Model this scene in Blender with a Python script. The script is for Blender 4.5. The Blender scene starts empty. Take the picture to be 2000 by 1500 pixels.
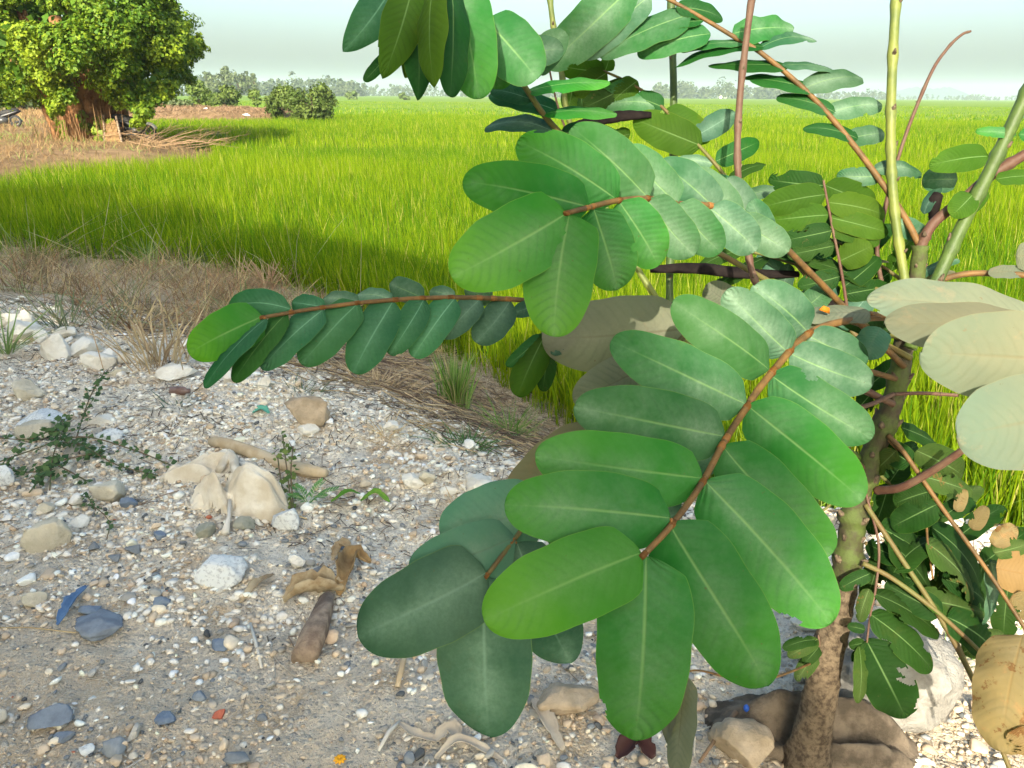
import bpy, math, random
import numpy as np
from mathutils import Vector, Matrix

random.seed(7)
RNG = np.random.default_rng(11)
SC = bpy.context.scene
COL = SC.collection

# ------------------------------------------------------------------ camera
F = 1502.0                                   # focal length in photo pixels (2000 wide)
CAM = Vector((0, 0, 1.1))
PITCH, ROLL = math.atan(563 / F), 0.0077
_f = Vector((0, math.cos(PITCH), -math.sin(PITCH)))
_u0 = Vector((0, math.sin(PITCH), math.cos(PITCH)))
_r0 = Vector((1, 0, 0))
_r = _r0 * math.cos(ROLL) + _u0 * math.sin(ROLL)
_u = _u0 * math.cos(ROLL) - _r0 * math.sin(ROLL)
cd = bpy.data.cameras.new('camera')
cam = bpy.data.objects.new('camera', cd)
COL.objects.link(cam)
cam.matrix_world = Matrix((( _r.x, _u.x, -_f.x, CAM.x), (_r.y, _u.y, -_f.y, CAM.y), (_r.z, _u.z, -_f.z, CAM.z), (0, 0, 0, 1)))
cd.sensor_width = 36
cd.lens = 36 * F / 2000
cd.clip_start = 0.02
cd.clip_end = 20000
SC.camera = cam

# ------------------------------------------------------------------ sky, sun, exposure
SUN_EL, SUN_AZ = math.radians(29), math.radians(190)      # behind the camera, to the left
w = bpy.data.worlds.new('World')
SC.world = w
w.use_nodes = True
nt = w.node_tree
sky = nt.nodes.new('ShaderNodeTexSky')
sky.sky_type = 'NISHITA'
sky.sun_disc = False
sky.sun_elevation = SUN_EL
sky.sun_rotation = SUN_AZ
sky.air_density = 1.0
sky.dust_density = 5.4
sky.ozone_density = 1.0
bg = nt.nodes['Background']
bg.inputs['Strength'].default_value = 0.142
tint = nt.nodes.new('ShaderNodeMix')
tint.data_type = 'RGBA'
tint.blend_type = 'MULTIPLY'
tint.inputs[0].default_value = 1.0
tint.inputs[7].default_value = (.885, .965, .955, 1)
nt.links.new(sky.outputs[0], tint.inputs[6])
nt.links.new(tint.outputs[2], bg.inputs['Color'])
ld = bpy.data.lights.new('sun', 'SUN')
ld.energy = 3.6
ld.angle = math.radians(0.6)
ld.color = (1.0, 0.91, 0.74)
sun = bpy.data.objects.new('sun', ld)
COL.objects.link(sun)
S = Vector((math.sin(SUN_AZ) * math.cos(SUN_EL), math.cos(SUN_AZ) * math.cos(SUN_EL), math.sin(SUN_EL)))
sun.rotation_euler = S.to_track_quat('Z', 'Y').to_euler()
sun.location = S * 40
SC.view_settings.view_transform = 'Standard'
SC.view_settings.look = 'None'
SC.view_settings.exposure = 1.52
SC.view_settings.gamma = 1.0
SC.cycles.max_bounces = 8
SC.cycles.transparent_max_bounces = 8
SC.cycles.volume_bounces = 1


# ------------------------------------------------------------------ pixel <-> world
def ray(px, py):
    return _f + _r * ((px - 1000) / F) - _u * ((py - 750) / F)


def P(px, py, d):
    return CAM + ray(px, py) * d


def plane(px, py, z):
    r = ray(px, py)
    return CAM + r * ((z - CAM.z) / r.z)


# ------------------------------------------------------------------ noise + terrain
def _hash(ix, iy, s):
    n = (ix.astype(np.int64) * 374761393 + iy.astype(np.int64) * 668265263 + s * 1274126177) & 0xFFFFFFFF
    n = ((n ^ (n >> 13)) * 1274126177) & 0xFFFFFFFF
    return ((n ^ (n >> 16)) & 0xFFFF) / 65535.0


def vnoise(x, y, s=0):
    x = np.asarray(x, float); y = np.asarray(y, float)
    ix = np.floor(x); iy = np.floor(y)
    fx = x - ix; fy = y - iy
    fx = fx * fx * (3 - 2 * fx); fy = fy * fy * (3 - 2 * fy)
    a = _hash(ix, iy, s); b = _hash(ix + 1, iy, s); c = _hash(ix, iy + 1, s); d = _hash(ix + 1, iy + 1, s)
    return (a * (1 - fx) + b * fx) * (1 - fy) + (c * (1 - fx) + d * fx) * fy


def fbm(x, y, s=0, o=4):
    v = 0; a = 0.5; t = 0
    for k in range(o):
        v = v + a * vnoise(np.asarray(x) * 2 ** k, np.asarray(y) * 2 ** k, s + k)
        t += a; a *= 0.5
    return v / t


FIELD = -0.72
CREST = np.array([(-14, 5.2), (-6, 4.6), (-2.6, 3.72), (-1.3, 3.0), (-0.9, 2.8), (-0.05, 2.1), (0.5, 1.85), (1.2, 1.9), (2.2, 1.5), (5, 0.5), (14, -3)])
EDGE = np.array([(-20, 11.5), (-12, 10.3), (-6.1, 9.0), (-3.4, 8.3), (-2.4, 7.7), (-1.6, 6.9), (-0.4, 5.35), (0.36, 4.0), (1.0, 3.3), (1.9, 2.8), (4, 2.0), (14, -2)])


def smooth(t):
    t = np.clip(t, 0, 1)
    return t * t * (3 - 2 * t)


def slope_t(x, y):
    yc = np.interp(x, CREST[:, 0], CREST[:, 1]); ye = np.interp(x, EDGE[:, 0], EDGE[:, 1])
    return (np.asarray(y) - yc) / np.maximum(ye - yc, 0.3)


def height(x, y, fine=True):
    x = np.asarray(x, float); y = np.asarray(y, float)
    t = slope_t(x, y)
    tt = np.clip(t, 0, 1)
    drop = 0.45 * (1 - (1 - tt) ** 2.2) + 0.55 * smooth(tt)
    z = FIELD * drop - 0.12 * np.clip(t - 1, 0, 1)
    z = z + 0.07 * (fbm(x * 1.1, y * 1.1, 3, 3) - 0.5) * (1 - 0.4 * tt)
    if fine:
        z = z + 0.035 * (fbm(x * 7, y * 7, 9, 3) - 0.5) + 0.014 * (fbm(x * 24, y * 24, 13, 2) - 0.5)
        rub = np.exp(-((t - 0.12) / 0.3) ** 2)
        z = z + 0.055 * rub * (fbm(x * 15, y * 15, 21, 3) - 0.5) + (.006 + .012 * rub) * np.abs(fbm(x * 34, y * 34, 23, 2) - .5) * 2
    return z


def H(x, y):
    return float(height(x, y))


def G(px, py):
    """where the view ray through a photo pixel meets the bank"""
    r = ray(px, py)
    t = np.geomspace(.4, 40, 6000)
    x, y, z = CAM.x + r.x * t, CAM.y + r.y * t, CAM.z + r.z * t
    h = height(x, y)
    k = np.argmax(z <= h) if (z <= h).any() else len(t) - 1
    return Vector((x[k], y[k], h[k]))


def poly_world(pts, z):
    return np.array([tuple(plane(px, py, z))[:2] for px, py in pts])


MOUND = np.vstack([poly_world([(-420, 352), (-150, 346), (0, 336), (60, 324), (150, 317), (250, 310), (330, 307), (400, 301), (445, 292)], -0.30), poly_world([(425, 281), (330, 268), (250, 250), (225, 226), (120, 216), (-420, 216)], -0.42)])
BANK = poly_world([(150, 234), (300, 232), (500, 231), (600, 229), (648, 227), (640, 222), (560, 219), (400, 217), (150, 217)], -0.36)


def inside(poly, x, y):
    c = np.zeros(np.shape(x), bool)
    n = len(poly)
    for i in range(n):
        x1, y1 = poly[i]; x2, y2 = poly[(i + 1) % n]
        if y1 == y2:
            continue
        k = ((y1 > y) != (y2 > y)) & (x < (x2 - x1) * (y - y1) / (y2 - y1) + x1)
        c ^= k
    return c


def edge_dist(poly, x, y):
    d = np.full(np.shape(x), 1e9)
    n = len(poly)
    for i in range(n):
        a = poly[i]; b = poly[(i + 1) % n]
        ab = b - a
        t = np.clip(((x - a[0]) * ab[0] + (y - a[1]) * ab[1]) / (ab @ ab + 1e-9), 0, 1)
        d = np.minimum(d, np.hypot(x - a[0] - t * ab[0], y - a[1] - t * ab[1]))
    return d


def mound_h(x, y):
    x = np.asarray(x, float); y = np.asarray(y, float)
    i = inside(MOUND, x, y); d = edge_dist(MOUND, x, y)
    z = np.where(i, FIELD + 0.42 * smooth(d / 2.0) + 0.16 * (fbm(x * .7, y * .7, 31, 4) - .4) * smooth(d / 1.5), FIELD - 0.15)
    i = inside(BANK, x, y); d = edge_dist(BANK, x, y)
    z2 = np.where(i, FIELD + .68 * smooth(d / 3.5) * (0.55 + 0.9 * fbm(x * .25, y * .25, 41, 3)) + .25 * (fbm(x * .8, y * .8, 5, 3) - .4) * smooth(d / 1.5), FIELD - 0.15)
    return np.maximum(z, z2)


def MH(px, py):
    r = ray(px, py)
    t = 12.0
    while t < 150:
        p = CAM + r * t
        h = float(mound_h(np.array([p.x]), np.array([p.y]))[0])
        if p.z <= h:
            break
        t += 0.12
    return Vector((p.x, p.y, h))


# ------------------------------------------------------------------ node helpers
def new_mat(name):
    m = bpy.data.materials.new(name)
    m.use_nodes = True
    m.node_tree.nodes.clear()
    return m, m.node_tree


def N(t, kind, **kw):
    n = t.nodes.new('ShaderNode' + kind)
    for k, v in kw.items():
        setattr(n, k, v)
    return n


def setin(t, node, key, val):
    s = node.inputs[key]
    if hasattr(val, 'links'):
        t.links.new(val, s)
    elif isinstance(val, (tuple, list)) and len(val) == 3 and s.type == 'RGBA':
        s.default_value = (*val, 1)
    else:
        s.default_value = val


def math_(t, op, a, b=0.0, c=0.0, clamp=False):
    n = N(t, 'Math', operation=op, use_clamp=clamp)
    setin(t, n, 0, a); setin(t, n, 1, b); setin(t, n, 2, c)
    return n.outputs[0]


def mix_(t, fac, a, b, blend='MIX'):
    n = N(t, 'Mix', data_type='RGBA', blend_type=blend)
    setin(t, n, 0, fac); setin(t, n, 6, a); setin(t, n, 7, b)
    return n.outputs[2]


def ramp_(t, fac, lo, hi):
    n = N(t, 'MapRange', interpolation_type='SMOOTHSTEP')
    setin(t, n, 0, fac); setin(t, n, 1, lo); setin(t, n, 2, hi)
    return n.outputs[0]


def noise_(t, scale, detail=4, rough=0.6, vec=None):
    n = N(t, 'TexNoise')
    n.inputs['Scale'].default_value = scale
    n.inputs['Detail'].default_value = detail
    n.inputs['Roughness'].default_value = rough
    if vec is None:
        vec = N(t, 'NewGeometry').outputs['Position']
    t.links.new(vec, n.inputs['Vector'])
    return n.outputs['Fac']


def finish(t, col, rough=0.7, spec=0.3, bump=None, bdist=0.01, bstr=0.6, trans=0.0, tcol=None):
    out = N(t, 'OutputMaterial')
    p = N(t, 'BsdfPrincipled')
    setin(t, p, 'Base Color', col)
    setin(t, p, 'Roughness', rough)
    p.inputs['Specular IOR Level'].default_value = spec
    nrm = None
    if bump is not None:
        b = N(t, 'Bump')
        b.inputs['Strength'].default_value = bstr
        b.inputs['Distance'].default_value = bdist
        t.links.new(bump, b.inputs['Height'])
        t.links.new(b.outputs[0], p.inputs['Normal'])
        nrm = b.outputs[0]
    sh = p.outputs[0]
    if trans > 0:
        tr = N(t, 'BsdfTranslucent')
        setin(t, tr, 'Color', tcol if tcol is not None else col)
        mx = N(t, 'MixShader')
        mx.inputs[0].default_value = trans
        t.links.new(sh, mx.inputs[1]); t.links.new(tr.outputs[0], mx.inputs[2])
        sh = mx.outputs[0]
    t.links.new(sh, out.inputs['Surface'])


def simple(name, c1, c2=None, scale=8, rough=0.75, spec=0.25, bscale=None, bdist=0.01, bstr=0.6, trans=0.0, lo=.35, hi=.65):
    m, t = new_mat(name)
    col = (*c1, 1)
    if c2 is not None:
        col = mix_(t, ramp_(t, noise_(t, scale, 5), lo, hi), (*c1, 1), (*c2, 1))
    b = noise_(t, bscale, 6, .65) if bscale else None
    finish(t, col, rough, spec, b, bdist, bstr, trans)
    return m


def attr_mat(name, rough=0.7, spec=0.2, trans=0.0, bscale=None, bdist=0.004, vary=0.0, vscale=30, tgain=None):
    m, t = new_mat(name)
    a = N(t, 'Attribute', attribute_name='col')
    col = a.outputs['Color']
    if vary:
        f = math_(t, 'MULTIPLY_ADD', noise_(t, vscale, 5, .65), 2 * vary, 1 - vary)
        col = mix_(t, 1.0, col, f, 'MULTIPLY')
    tc = None
    if tgain:
        tc = mix_(t, 1.0, col, (*tgain, 1), 'MULTIPLY')
    b = noise_(t, bscale, 6, .7) if bscale else None
    finish(t, col, rough, spec, b, bdist, .7, trans, tc)
    return m


def leaf_mat(name, base, tip, dust=(.33, .40, .30), dust_amt=0.3, rough=0.5, trans=0.3, veins=13, vein_amt=0.34, mid=(.30, .42, .16), spots=0.0, spotcol=(.1, .07, .03), edge=(.2, .3, .05), bs=0.35):
    if base[1] > base[0] * 1.2:
        base = (base[0] * .5, base[1] * .95, base[2] * .72); tip = (tip[0] * .5, tip[1] * .95, tip[2] * .72)
        dust = (dust[0] * .68, dust[1] * .88, dust[2] * .78); mid = (mid[0] * .8, mid[1] * .95, mid[2] * .9)
    m, t = new_mat(name)
    uv = N(t, 'UVMap')
    sep = N(t, 'SeparateXYZ')
    t.links.new(uv.outputs[0], sep.inputs[0])
    U = sep.outputs[0]
    a = math_(t, 'MULTIPLY', math_(t, 'ABSOLUTE', math_(t, 'SUBTRACT', sep.outputs[1], 0.5)), 2.0)
    wob = noise_(t, 22, 3)
    ph = math_(t, 'ADD', math_(t, 'SUBTRACT', math_(t, 'MULTIPLY', U, float(veins)), math_(t, 'MULTIPLY', math_(t, 'POWER', a, 1.25), veins * 0.17)), math_(t, 'MULTIPLY', wob, 0.9))
    sn = math_(t, 'SINE', math_(t, 'MULTIPLY', ph, 6.2832))
    s01 = math_(t, 'MULTIPLY_ADD', sn, 0.5, 0.5)
    vein = math_(t, 'POWER', s01, 4.0)
    midr = math_(t, 'MULTIPLY', ramp_(t, a, 0.06, 0.0), ramp_(t, U, 1.05, .35))
    info = N(t, 'ObjectInfo')
    rnd = info.outputs['Random']
    col = mix_(t, math_(t, 'MULTIPLY', ramp_(t, U, 0.25, 1.0), 0.75), (*base, 1), (*tip, 1))
    big = noise_(t, 14, 5, .6)
    col = mix_(t, math_(t, 'MULTIPLY', ramp_(t, big, .35, .75), .35), col, (base[0] * .6, base[1] * .72, base[2] * .9, 1))
    col = mix_(t, math_(t, 'MULTIPLY', math_(t, 'MULTIPLY', vein, math_(t, 'MULTIPLY', ramp_(t, noise_(t, 18, 4), .3, .7), vein_amt * 1.3)), ramp_(t, a, 1.0, .5)), col, (base[0] * .5, base[1] * .62, base[2] * .6, 1))
    fine = noise_(t, 260, 4, .7)
    du = math_(t, 'MULTIPLY', math_(t, 'MULTIPLY', ramp_(t, noise_(t, 9, 5, .65), .32, .68), math_(t, 'MULTIPLY_ADD', fine, 1.1, .35)), dust_amt, clamp=True)
    du = math_(t, 'MULTIPLY', du, math_(t, 'MULTIPLY_ADD', math_(t, 'POWER', math_(t, 'SUBTRACT', 1.0, a), 2.0), .9, .45), clamp=True)
    col = mix_(t, du, col, (*dust, 1))
    col = mix_(t, math_(t, 'MULTIPLY', midr, .48), col, (*mid, 1))
    col = mix_(t, math_(t, 'MULTIPLY', ramp_(t, a, .975, 1.0), .4), col, (*edge, 1))
    if spots:
        sp = ramp_(t, noise_(t, 38, 5, .7), .70 - .16 * spots, .74 - .14 * spots)
        col = mix_(t, math_(t, 'MULTIPLY', sp, .85), col, (*spotcol, 1))
    spk = ramp_(t, noise_(t, 170, 3, .6), .70, .76)
    col = mix_(t, math_(t, 'MULTIPLY', spk, .55), col, (.10, .075, .03, 1))
    blot = ramp_(t, noise_(t, 30, 6, .7), .56, .72)
    col = mix_(t, math_(t, 'MULTIPLY', blot, .22), col, (base[0] * 2.4 + .03, base[1] * 1.35, base[2] * 1.2, 1))
    yel = ramp_(t, math_(t, 'FRACT', math_(t, 'MULTIPLY', rnd, 7.31)), .55, 1.0)
    col = mix_(t, math_(t, 'MULTIPLY', yel, .28), col, (base[0] * 1.9 + .01, base[1] * 1.12, base[2] * .7, 1))
    f = math_(t, 'MULTIPLY_ADD', rnd, .40, .80)
    col = mix_(t, 1.0, col, f, 'MULTIPLY')
    h = math_(t, 'ADD', math_(t, 'ADD', math_(t, 'MULTIPLY', s01, -.4), math_(t, 'MULTIPLY', midr, -1.0)), math_(t, 'MULTIPLY', noise_(t, 75, 6, .7), 1.5))
    tc = mix_(t, 1.0, col, (1.15, 1.25, .5, 1), 'MULTIPLY')
    finish(t, col, min(rough + .2, .85), .10, h, .0016, bs, trans, tc)
    return m


# ------------------------------------------------------------------ mesh helpers
ORIG = {}


def tag(o, label=None, cat=None, group=None, kind=None):
    if label: o['label'] = label
    if cat: o['category'] = cat
    if group: o['group'] = group
    if kind: o['kind'] = kind
    return o


def place(o, origin, parent=None):
    ORIG[o] = Vector(origin)
    if parent is not None:
        o.parent = parent
        o.location = ORIG[o] - ORIG[parent]
    else:
        o.location = ORIG[o]
    COL.objects.link(o)
    return o


def empty(name, loc, label=None, cat=None, group=None):
    o = bpy.data.objects.new(name, None)
    o.empty_display_size = 0.05
    place(o, loc)
    return tag(o, label, cat, group)


def obj(name, V, Fs, mat, parent=None, origin=None, smooth_=True, uv=None, col=None, matidx=None):
    """V: (n,3) world coordinates; Fs: list of faces or (m,k) array"""
    V = np.asarray(V, float).reshape(-1, 3)
    if origin is None:
        origin = ORIG[parent] if parent is not None else Vector((V[:, 0].mean(), V[:, 1].mean(), V[:, 2].min()))
    L = V - np.array(origin)
    me = bpy.data.meshes.new(name)
    if isinstance(Fs, np.ndarray):
        m, k = Fs.shape
        me.vertices.add(len(L)); me.vertices.foreach_set('co', L.astype(np.float32).ravel())
        me.loops.add(m * k); me.loops.foreach_set('vertex_index', Fs.astype(np.int32).ravel())
        me.polygons.add(m)
        me.polygons.foreach_set('loop_start', np.arange(0, m * k, k, dtype=np.int32))
        me.polygons.foreach_set('loop_total', np.full(m, k, np.int32))
        me.update(calc_edges=True)
    else:
        me.from_pydata(L.tolist(), [], [tuple(int(i) for i in f) for f in Fs])
    if smooth_:
        me.polygons.foreach_set('use_smooth', np.ones(len(me.polygons), bool))
    if uv is not None:
        ul = me.uv_layers.new(name='UVMap')
        idx = np.empty(len(me.loops), np.int32); me.loops.foreach_get('vertex_index', idx)
        ul.data.foreach_set('uv', np.asarray(uv, np.float32)[idx].ravel())
    if col is not None:
        ca = me.color_attributes.new('col', 'FLOAT_COLOR', 'POINT')
        c4 = np.ones((len(L), 4), np.float32); c4[:, :3] = col
        ca.data.foreach_set('color', c4.ravel())
    for mm in (mat if isinstance(mat, (list, tuple)) else [mat]):
        me.materials.append(mm)
    if matidx is not None:
        me.polygons.foreach_set('material_index', np.asarray(matidx, np.int32))
    me.update()
    o = bpy.data.objects.new(name, me)
    return place(o, origin, parent)


class MB:
    def __init__(s):
        s.v = []; s.f = []; s.mi = []

    def add(s, v, f, mi=0):
        k = len(s.v)
        s.v += [tuple(p) for p in v]
        for q in f:
            s.f.append(tuple(i + k for i in q)); s.mi.append(mi)
        return s

    def tube(s, pts, rad, n=8, mi=0, jit=0.0, flat=1.0):
        pts = [Vector(p) for p in pts]
        if not isinstance(rad, (list, tuple)):
            rad = [rad] * len(pts)
        v = []; f = []
        ref = None
        for i, p in enumerate(pts):
            d = (pts[min(i + 1, len(pts) - 1)] - pts[max(i - 1, 0)])
            d = d.normalized() if d.length > 1e-9 else Vector((0, 0, 1))
            if ref is None:
                ref = d.orthogonal().normalized()
            ref = (ref - d * ref.dot(d))
            ref = ref.normalized() if ref.length > 1e-6 else d.orthogonal().normalized()
            b = d.cross(ref)
            for k in range(n):
                a = 2 * math.pi * k / n
                r = rad[i] * (1 + jit * (random.random() - .5))
                v.append(p + ref * (math.cos(a) * r) + b * (math.sin(a) * r * flat))
        for i in range(len(pts) - 1):
            for k in range(n):
                f.append((i * n + k, i * n + (k + 1) % n, (i + 1) * n + (k + 1) % n, (i + 1) * n + k))
        f.append(tuple(range(n - 1, -1, -1)))
        f.append(tuple((len(pts) - 1) * n + k for k in range(n)))
        return s.add(v, f, mi)

    def box(s, c, sx, sy, sz, mi=0, rot=None, taper=1.0):
        v = []
        for z in (-1, 1):
            k = taper if z > 0 else 1
            for x, y in ((-1, -1), (1, -1), (1, 1), (-1, 1)):
                q = Vector((x * sx / 2 * k, y * sy / 2 * k, z * sz / 2))
                if rot is not None: q = rot @ q
                v.append(q + Vector(c))
        return s.add(v, [(3, 2, 1, 0), (4, 5, 6, 7), (0, 1, 5, 4), (1, 2, 6, 5), (2, 3, 7, 6), (3, 0, 4, 7)], mi)

    def build(s, name, mat, parent=None, smooth_=True, origin=None):
        return obj(name, np.array(s.v), s.f, mat, parent, origin, smooth_, matidx=s.mi)


def spline(pts, n):
    """Catmull-Rom through tuples of any length"""
    p = np.array(pts, float)
    p = np.vstack([2 * p[0] - p[1], p, 2 * p[-1] - p[-2]])
    out = []
    m = len(p) - 3
    for k in range(n):
        t = k / (n - 1) * m
        i = min(int(t), m - 1); t -= i
        a, b, c, d = p[i], p[i + 1], p[i + 2], p[i + 3]
        out.append(.5 * ((2 * b) + (c - a) * t + (2 * a - 5 * b + 4 * c - d) * t * t + (3 * b - a - 3 * c + d) * t ** 3))
    return np.array(out)


# --- vectorised clouds
def rand_dir(n):
    v = RNG.normal(size=(n, 3))
    return v / np.linalg.norm(v, axis=1, keepdims=True)


def leaf_cloud(C, Nrm, size, aspect=0.6, fold=0.25):
    n = len(C)
    size = np.broadcast_to(size, (n,))[:, None]
    a = rand_dir(n)
    d = np.cross(Nrm, a); d /= np.linalg.norm(d, axis=1, keepdims=True) + 1e-9
    s = np.cross(Nrm, d)
    nn = Nrm / (np.linalg.norm(Nrm, axis=1, keepdims=True) + 1e-9)
    v = np.empty((n, 4, 3))
    v[:, 0] = C - d * size * .5
    v[:, 1] = C + s * size * .5 * aspect + nn * size * fold * .4
    v[:, 2] = C + d * size * .5 - nn * size * .12
    v[:, 3] = C - s * size * .5 * aspect + nn * size * fold * .4
    f = np.arange(n * 4).reshape(n, 4)
    return v.reshape(-1, 3), f


def blades(B, h, wd, az, lean, curl):
    """B (n,3); returns verts, tri faces"""
    n = len(B)
    h = np.broadcast_to(h, (n,)); wd = np.broadcast_to(wd, (n,)); lean = np.broadcast_to(lean, (n,)); curl = np.broadcast_to(curl, (n,))
    dx = np.cos(az); dy = np.sin(az)
    fa = RNG.uniform(0, 2 * np.pi, n)
    sx = np.cos(fa); sy = np.sin(fa)
    v = np.empty((n, 7, 3))
    for k, (t, wf) in enumerate(((0, .7), (.4, 1.0), (.75, .75))):
        off = lean * t + curl * t * t
        zz = h * t * (1 - .25 * np.clip(curl / h, 0, 2) * t)
        cx = B[:, 0] + dx * off; cy = B[:, 1] + dy * off; cz = B[:, 2] + zz
        v[:, 2 * k] = np.stack([cx - sx * wd * wf / 2, cy - sy * wd * wf / 2, cz], 1)
        v[:, 2 * k + 1] = np.stack([cx + sx * wd * wf / 2, cy + sy * wd * wf / 2, cz], 1)
    off = lean + curl
    v[:, 6] = np.stack([B[:, 0] + dx * off, B[:, 1] + dy * off, B[:, 2] + h * (1 - .25 * np.clip(curl / h, 0, 2))], 1)
    base = np.arange(n)[:, None, None] * 7
    tri = np.array([[0, 1, 2], [1, 3, 2], [2, 3, 4], [3, 5, 4], [4, 5, 6]])
    return v.reshape(-1, 3), (base + tri).reshape(-1, 3)


def ico(sub):
    import bmesh
    bm = bmesh.new()
    bmesh.ops.create_icosphere(bm, subdivisions=sub, radius=1)
    v = np.array([tuple(q.co) for q in bm.verts]); f = np.array([[q.index for q in p.verts] for p in bm.faces])
    bm.free()
    return v, f


ICO = {k: ico(k) for k in (1, 2, 3, 4)}


def lumpy(sub, seed, amp=.25, freq=1.6, cuts=0):
    """one stone shape, unit size"""
    v, f = ICO[sub]
    r = 1 + amp * 2 * (fbm(v[:, 0] * freq + seed * 3.1 + v[:, 2] * .7, v[:, 1] * freq + seed * 1.7 - v[:, 2] * freq, seed, 3) - .5)
    v = v * r[:, None]
    rs = np.random.default_rng(seed)
    for _ in range(cuts):
        nrm = rs.normal(size=3); nrm /= np.linalg.norm(nrm)
        lim = rs.uniform(.45, .8)
        d = v @ nrm
        v = v - np.where(d > lim, (d - lim) * .93, 0)[:, None] * nrm
    return v, f


def stone_cloud(pos, scl, colr, sub, nvar=8, amp=.25, cuts=0, tilt=.5):
    n = len(pos)
    Vs = []; Fs = []; Cs = []; k = 0
    var = RNG.integers(0, nvar, n)
    for j in range(nvar):
        ids = np.where(var == j)[0]
        if not len(ids): continue
        v, f = lumpy(sub, 100 + j, amp, 1.6, cuts)
        az = RNG.uniform(0, 6.283, len(ids)); tx = RNG.normal(0, tilt, len(ids))
        q = v[None] * scl[ids][:, None]
        c, s = np.cos(tx)[:, None], np.sin(tx)[:, None]
        y = q[..., 1] * c - q[..., 2] * s; z = q[..., 1] * s + q[..., 2] * c
        c, s = np.cos(az)[:, None], np.sin(az)[:, None]
        x = q[..., 0] * c - y * s; y2 = q[..., 0] * s + y * c
        W = np.stack([x, y2, z], -1) + pos[ids][:, None]
        Vs.append(W.reshape(-1, 3))
        Fs.append((np.arange(len(ids))[:, None, None] * len(v) + f + k).reshape(-1, 3))
        Cs.append(np.repeat(colr[ids], len(v), 0))
        k += len(ids) * len(v)
    return np.vstack(Vs), np.vstack(Fs), np.vstack(Cs)


# ------------------------------------------------------------------ materials
M = {}
m, t = new_mat('bank soil')
a_ = N(t, 'Attribute', attribute_name='col').outputs['Color']
pos_ = N(t, 'NewGeometry').outputs['Position']
hh_ = 0.0
c_ = a_
for sc_, am_, lo_ in ((70, .55, .40), (150, .6, .36), (330, .5, .3)):
    vo = N(t, 'TexVoronoi'); vo.inputs['Scale'].default_value = sc_
    wv = N(t, 'VectorMath', operation='MULTIPLY_ADD')
    nz_ = N(t, 'TexNoise'); nz_.inputs['Scale'].default_value = sc_ * .8
    t.links.new(pos_, nz_.inputs['Vector'])
    t.links.new(nz_.outputs['Color'], wv.inputs[0]); wv.inputs[1].default_value = (.7 / sc_,) * 3; t.links.new(pos_, wv.inputs[2])
    t.links.new(wv.outputs[0], vo.inputs['Vector'])
    sp_ = N(t, 'SeparateColor'); t.links.new(vo.outputs['Color'], sp_.inputs[0])
    rmp = N(t, 'ValToRGB'); t.links.new(sp_.outputs[0], rmp.inputs[0])
    els = rmp.color_ramp.elements
    els[0].position = 0; els[0].color = (.22, .21, .20, 1); els[1].position = 1; els[1].color = (.80, .73, .60, 1)
    for p_, q_ in ((.16, (.36, .35, .33, 1)), (.34, (.62, .50, .36, 1)), (.66, (.72, .63, .49, 1))):
        e_ = els.new(p_); e_.color = q_
    msk = math_(t, 'MULTIPLY', ramp_(t, vo.outputs['Distance'], .62, .30), ramp_(t, sp_.outputs[1], lo_, lo_ + .06))
    c_ = mix_(t, math_(t, 'MULTIPLY', msk, am_), c_, rmp.outputs[0])
    hh_ = math_(t, 'ADD', hh_, math_(t, 'MULTIPLY', msk, 70.0 / sc_))
f_ = math_(t, 'MULTIPLY_ADD', noise_(t, 60, 8, .75), .7, .72)
c_ = mix_(t, 1.0, c_, f_, 'MULTIPLY')
hh_ = math_(t, 'ADD', hh_, math_(t, 'MULTIPLY', noise_(t, 45, 8, .75), 2.2))
finish(t, c_, .95, .1, hh_, .008, .9)
M['soil'] = m
M['stone'] = attr_mat('loose stone', .85, .2, bscale=160, bdist=.002, vary=.22, vscale=120)
M['drygrass'] = attr_mat('dry grass', .8, .15, trans=.2)
M['rice'] = attr_mat('rice blade', .75, .06, trans=.42, tgain=(1.1, 1.15, .6))
M['green_grass'] = attr_mat('green grass blade', .6, .2, trans=.35)
M['foliage'] = attr_mat('tree leaf', .55, .25, trans=.3, tgain=(1.2, 1.2, .6))
M['foliage_far'] = attr_mat('far tree leaf', .8, .1, trans=.15)
M['bark'] = simple('grey brown bark', (.20, .14, .09), (.10, .07, .045), 6, .9, .15, 18, .03)
M['fig_bark'] = simple('orange brown fig bark', (.30, .15, .065), (.13, .06, .028), 5, .9, .15, 12, .05)
M['mound'] = simple('dry mound earth', (.25, .165, .09), (.17, .11, .06), 1.6, .95, .1, 6, .12)
M['fieldsoil'] = simple('wet field soil', (.05, .065, .02), (.035, .05, .015), 2, .9, .2)
M['straw'] = simple('straw', (.52, .40, .22), (.40, .29, .15), 12, .7, .25)
M['chalk'] = simple('chalky white rock', (.74, .70, .61), (.54, .48, .38), 9, .9, .15, 55, .012, lo=.42, hi=.75)
M['granite'] = simple('speckled white rock', (.64, .65, .62), (.44, .44, .43), 130, .85, .2, 80, .005, lo=.5, hi=.62)
M['beige'] = simple('beige sandstone', (.60, .54, .41), (.44, .39, .29), 14, .9, .15, 60, .01)
M['slate'] = simple('grey slate', (.22, .25, .28), (.15, .17, .20), 30, .8, .25, 70, .005)
M['bluestone'] = simple('blue grey stone', (.14, .18, .24), (.20, .24, .28), 24, .75, .3, 70, .005)
M['clod'] = simple('tan earth clod', (.46, .36, .25), (.32, .25, .165), 20, .95, .1, 60, .012)
M['olivestone'] = simple('olive grey stone', (.24, .24, .18), (.34, .33, .26), 22, .85, .2, 60, .006)
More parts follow.
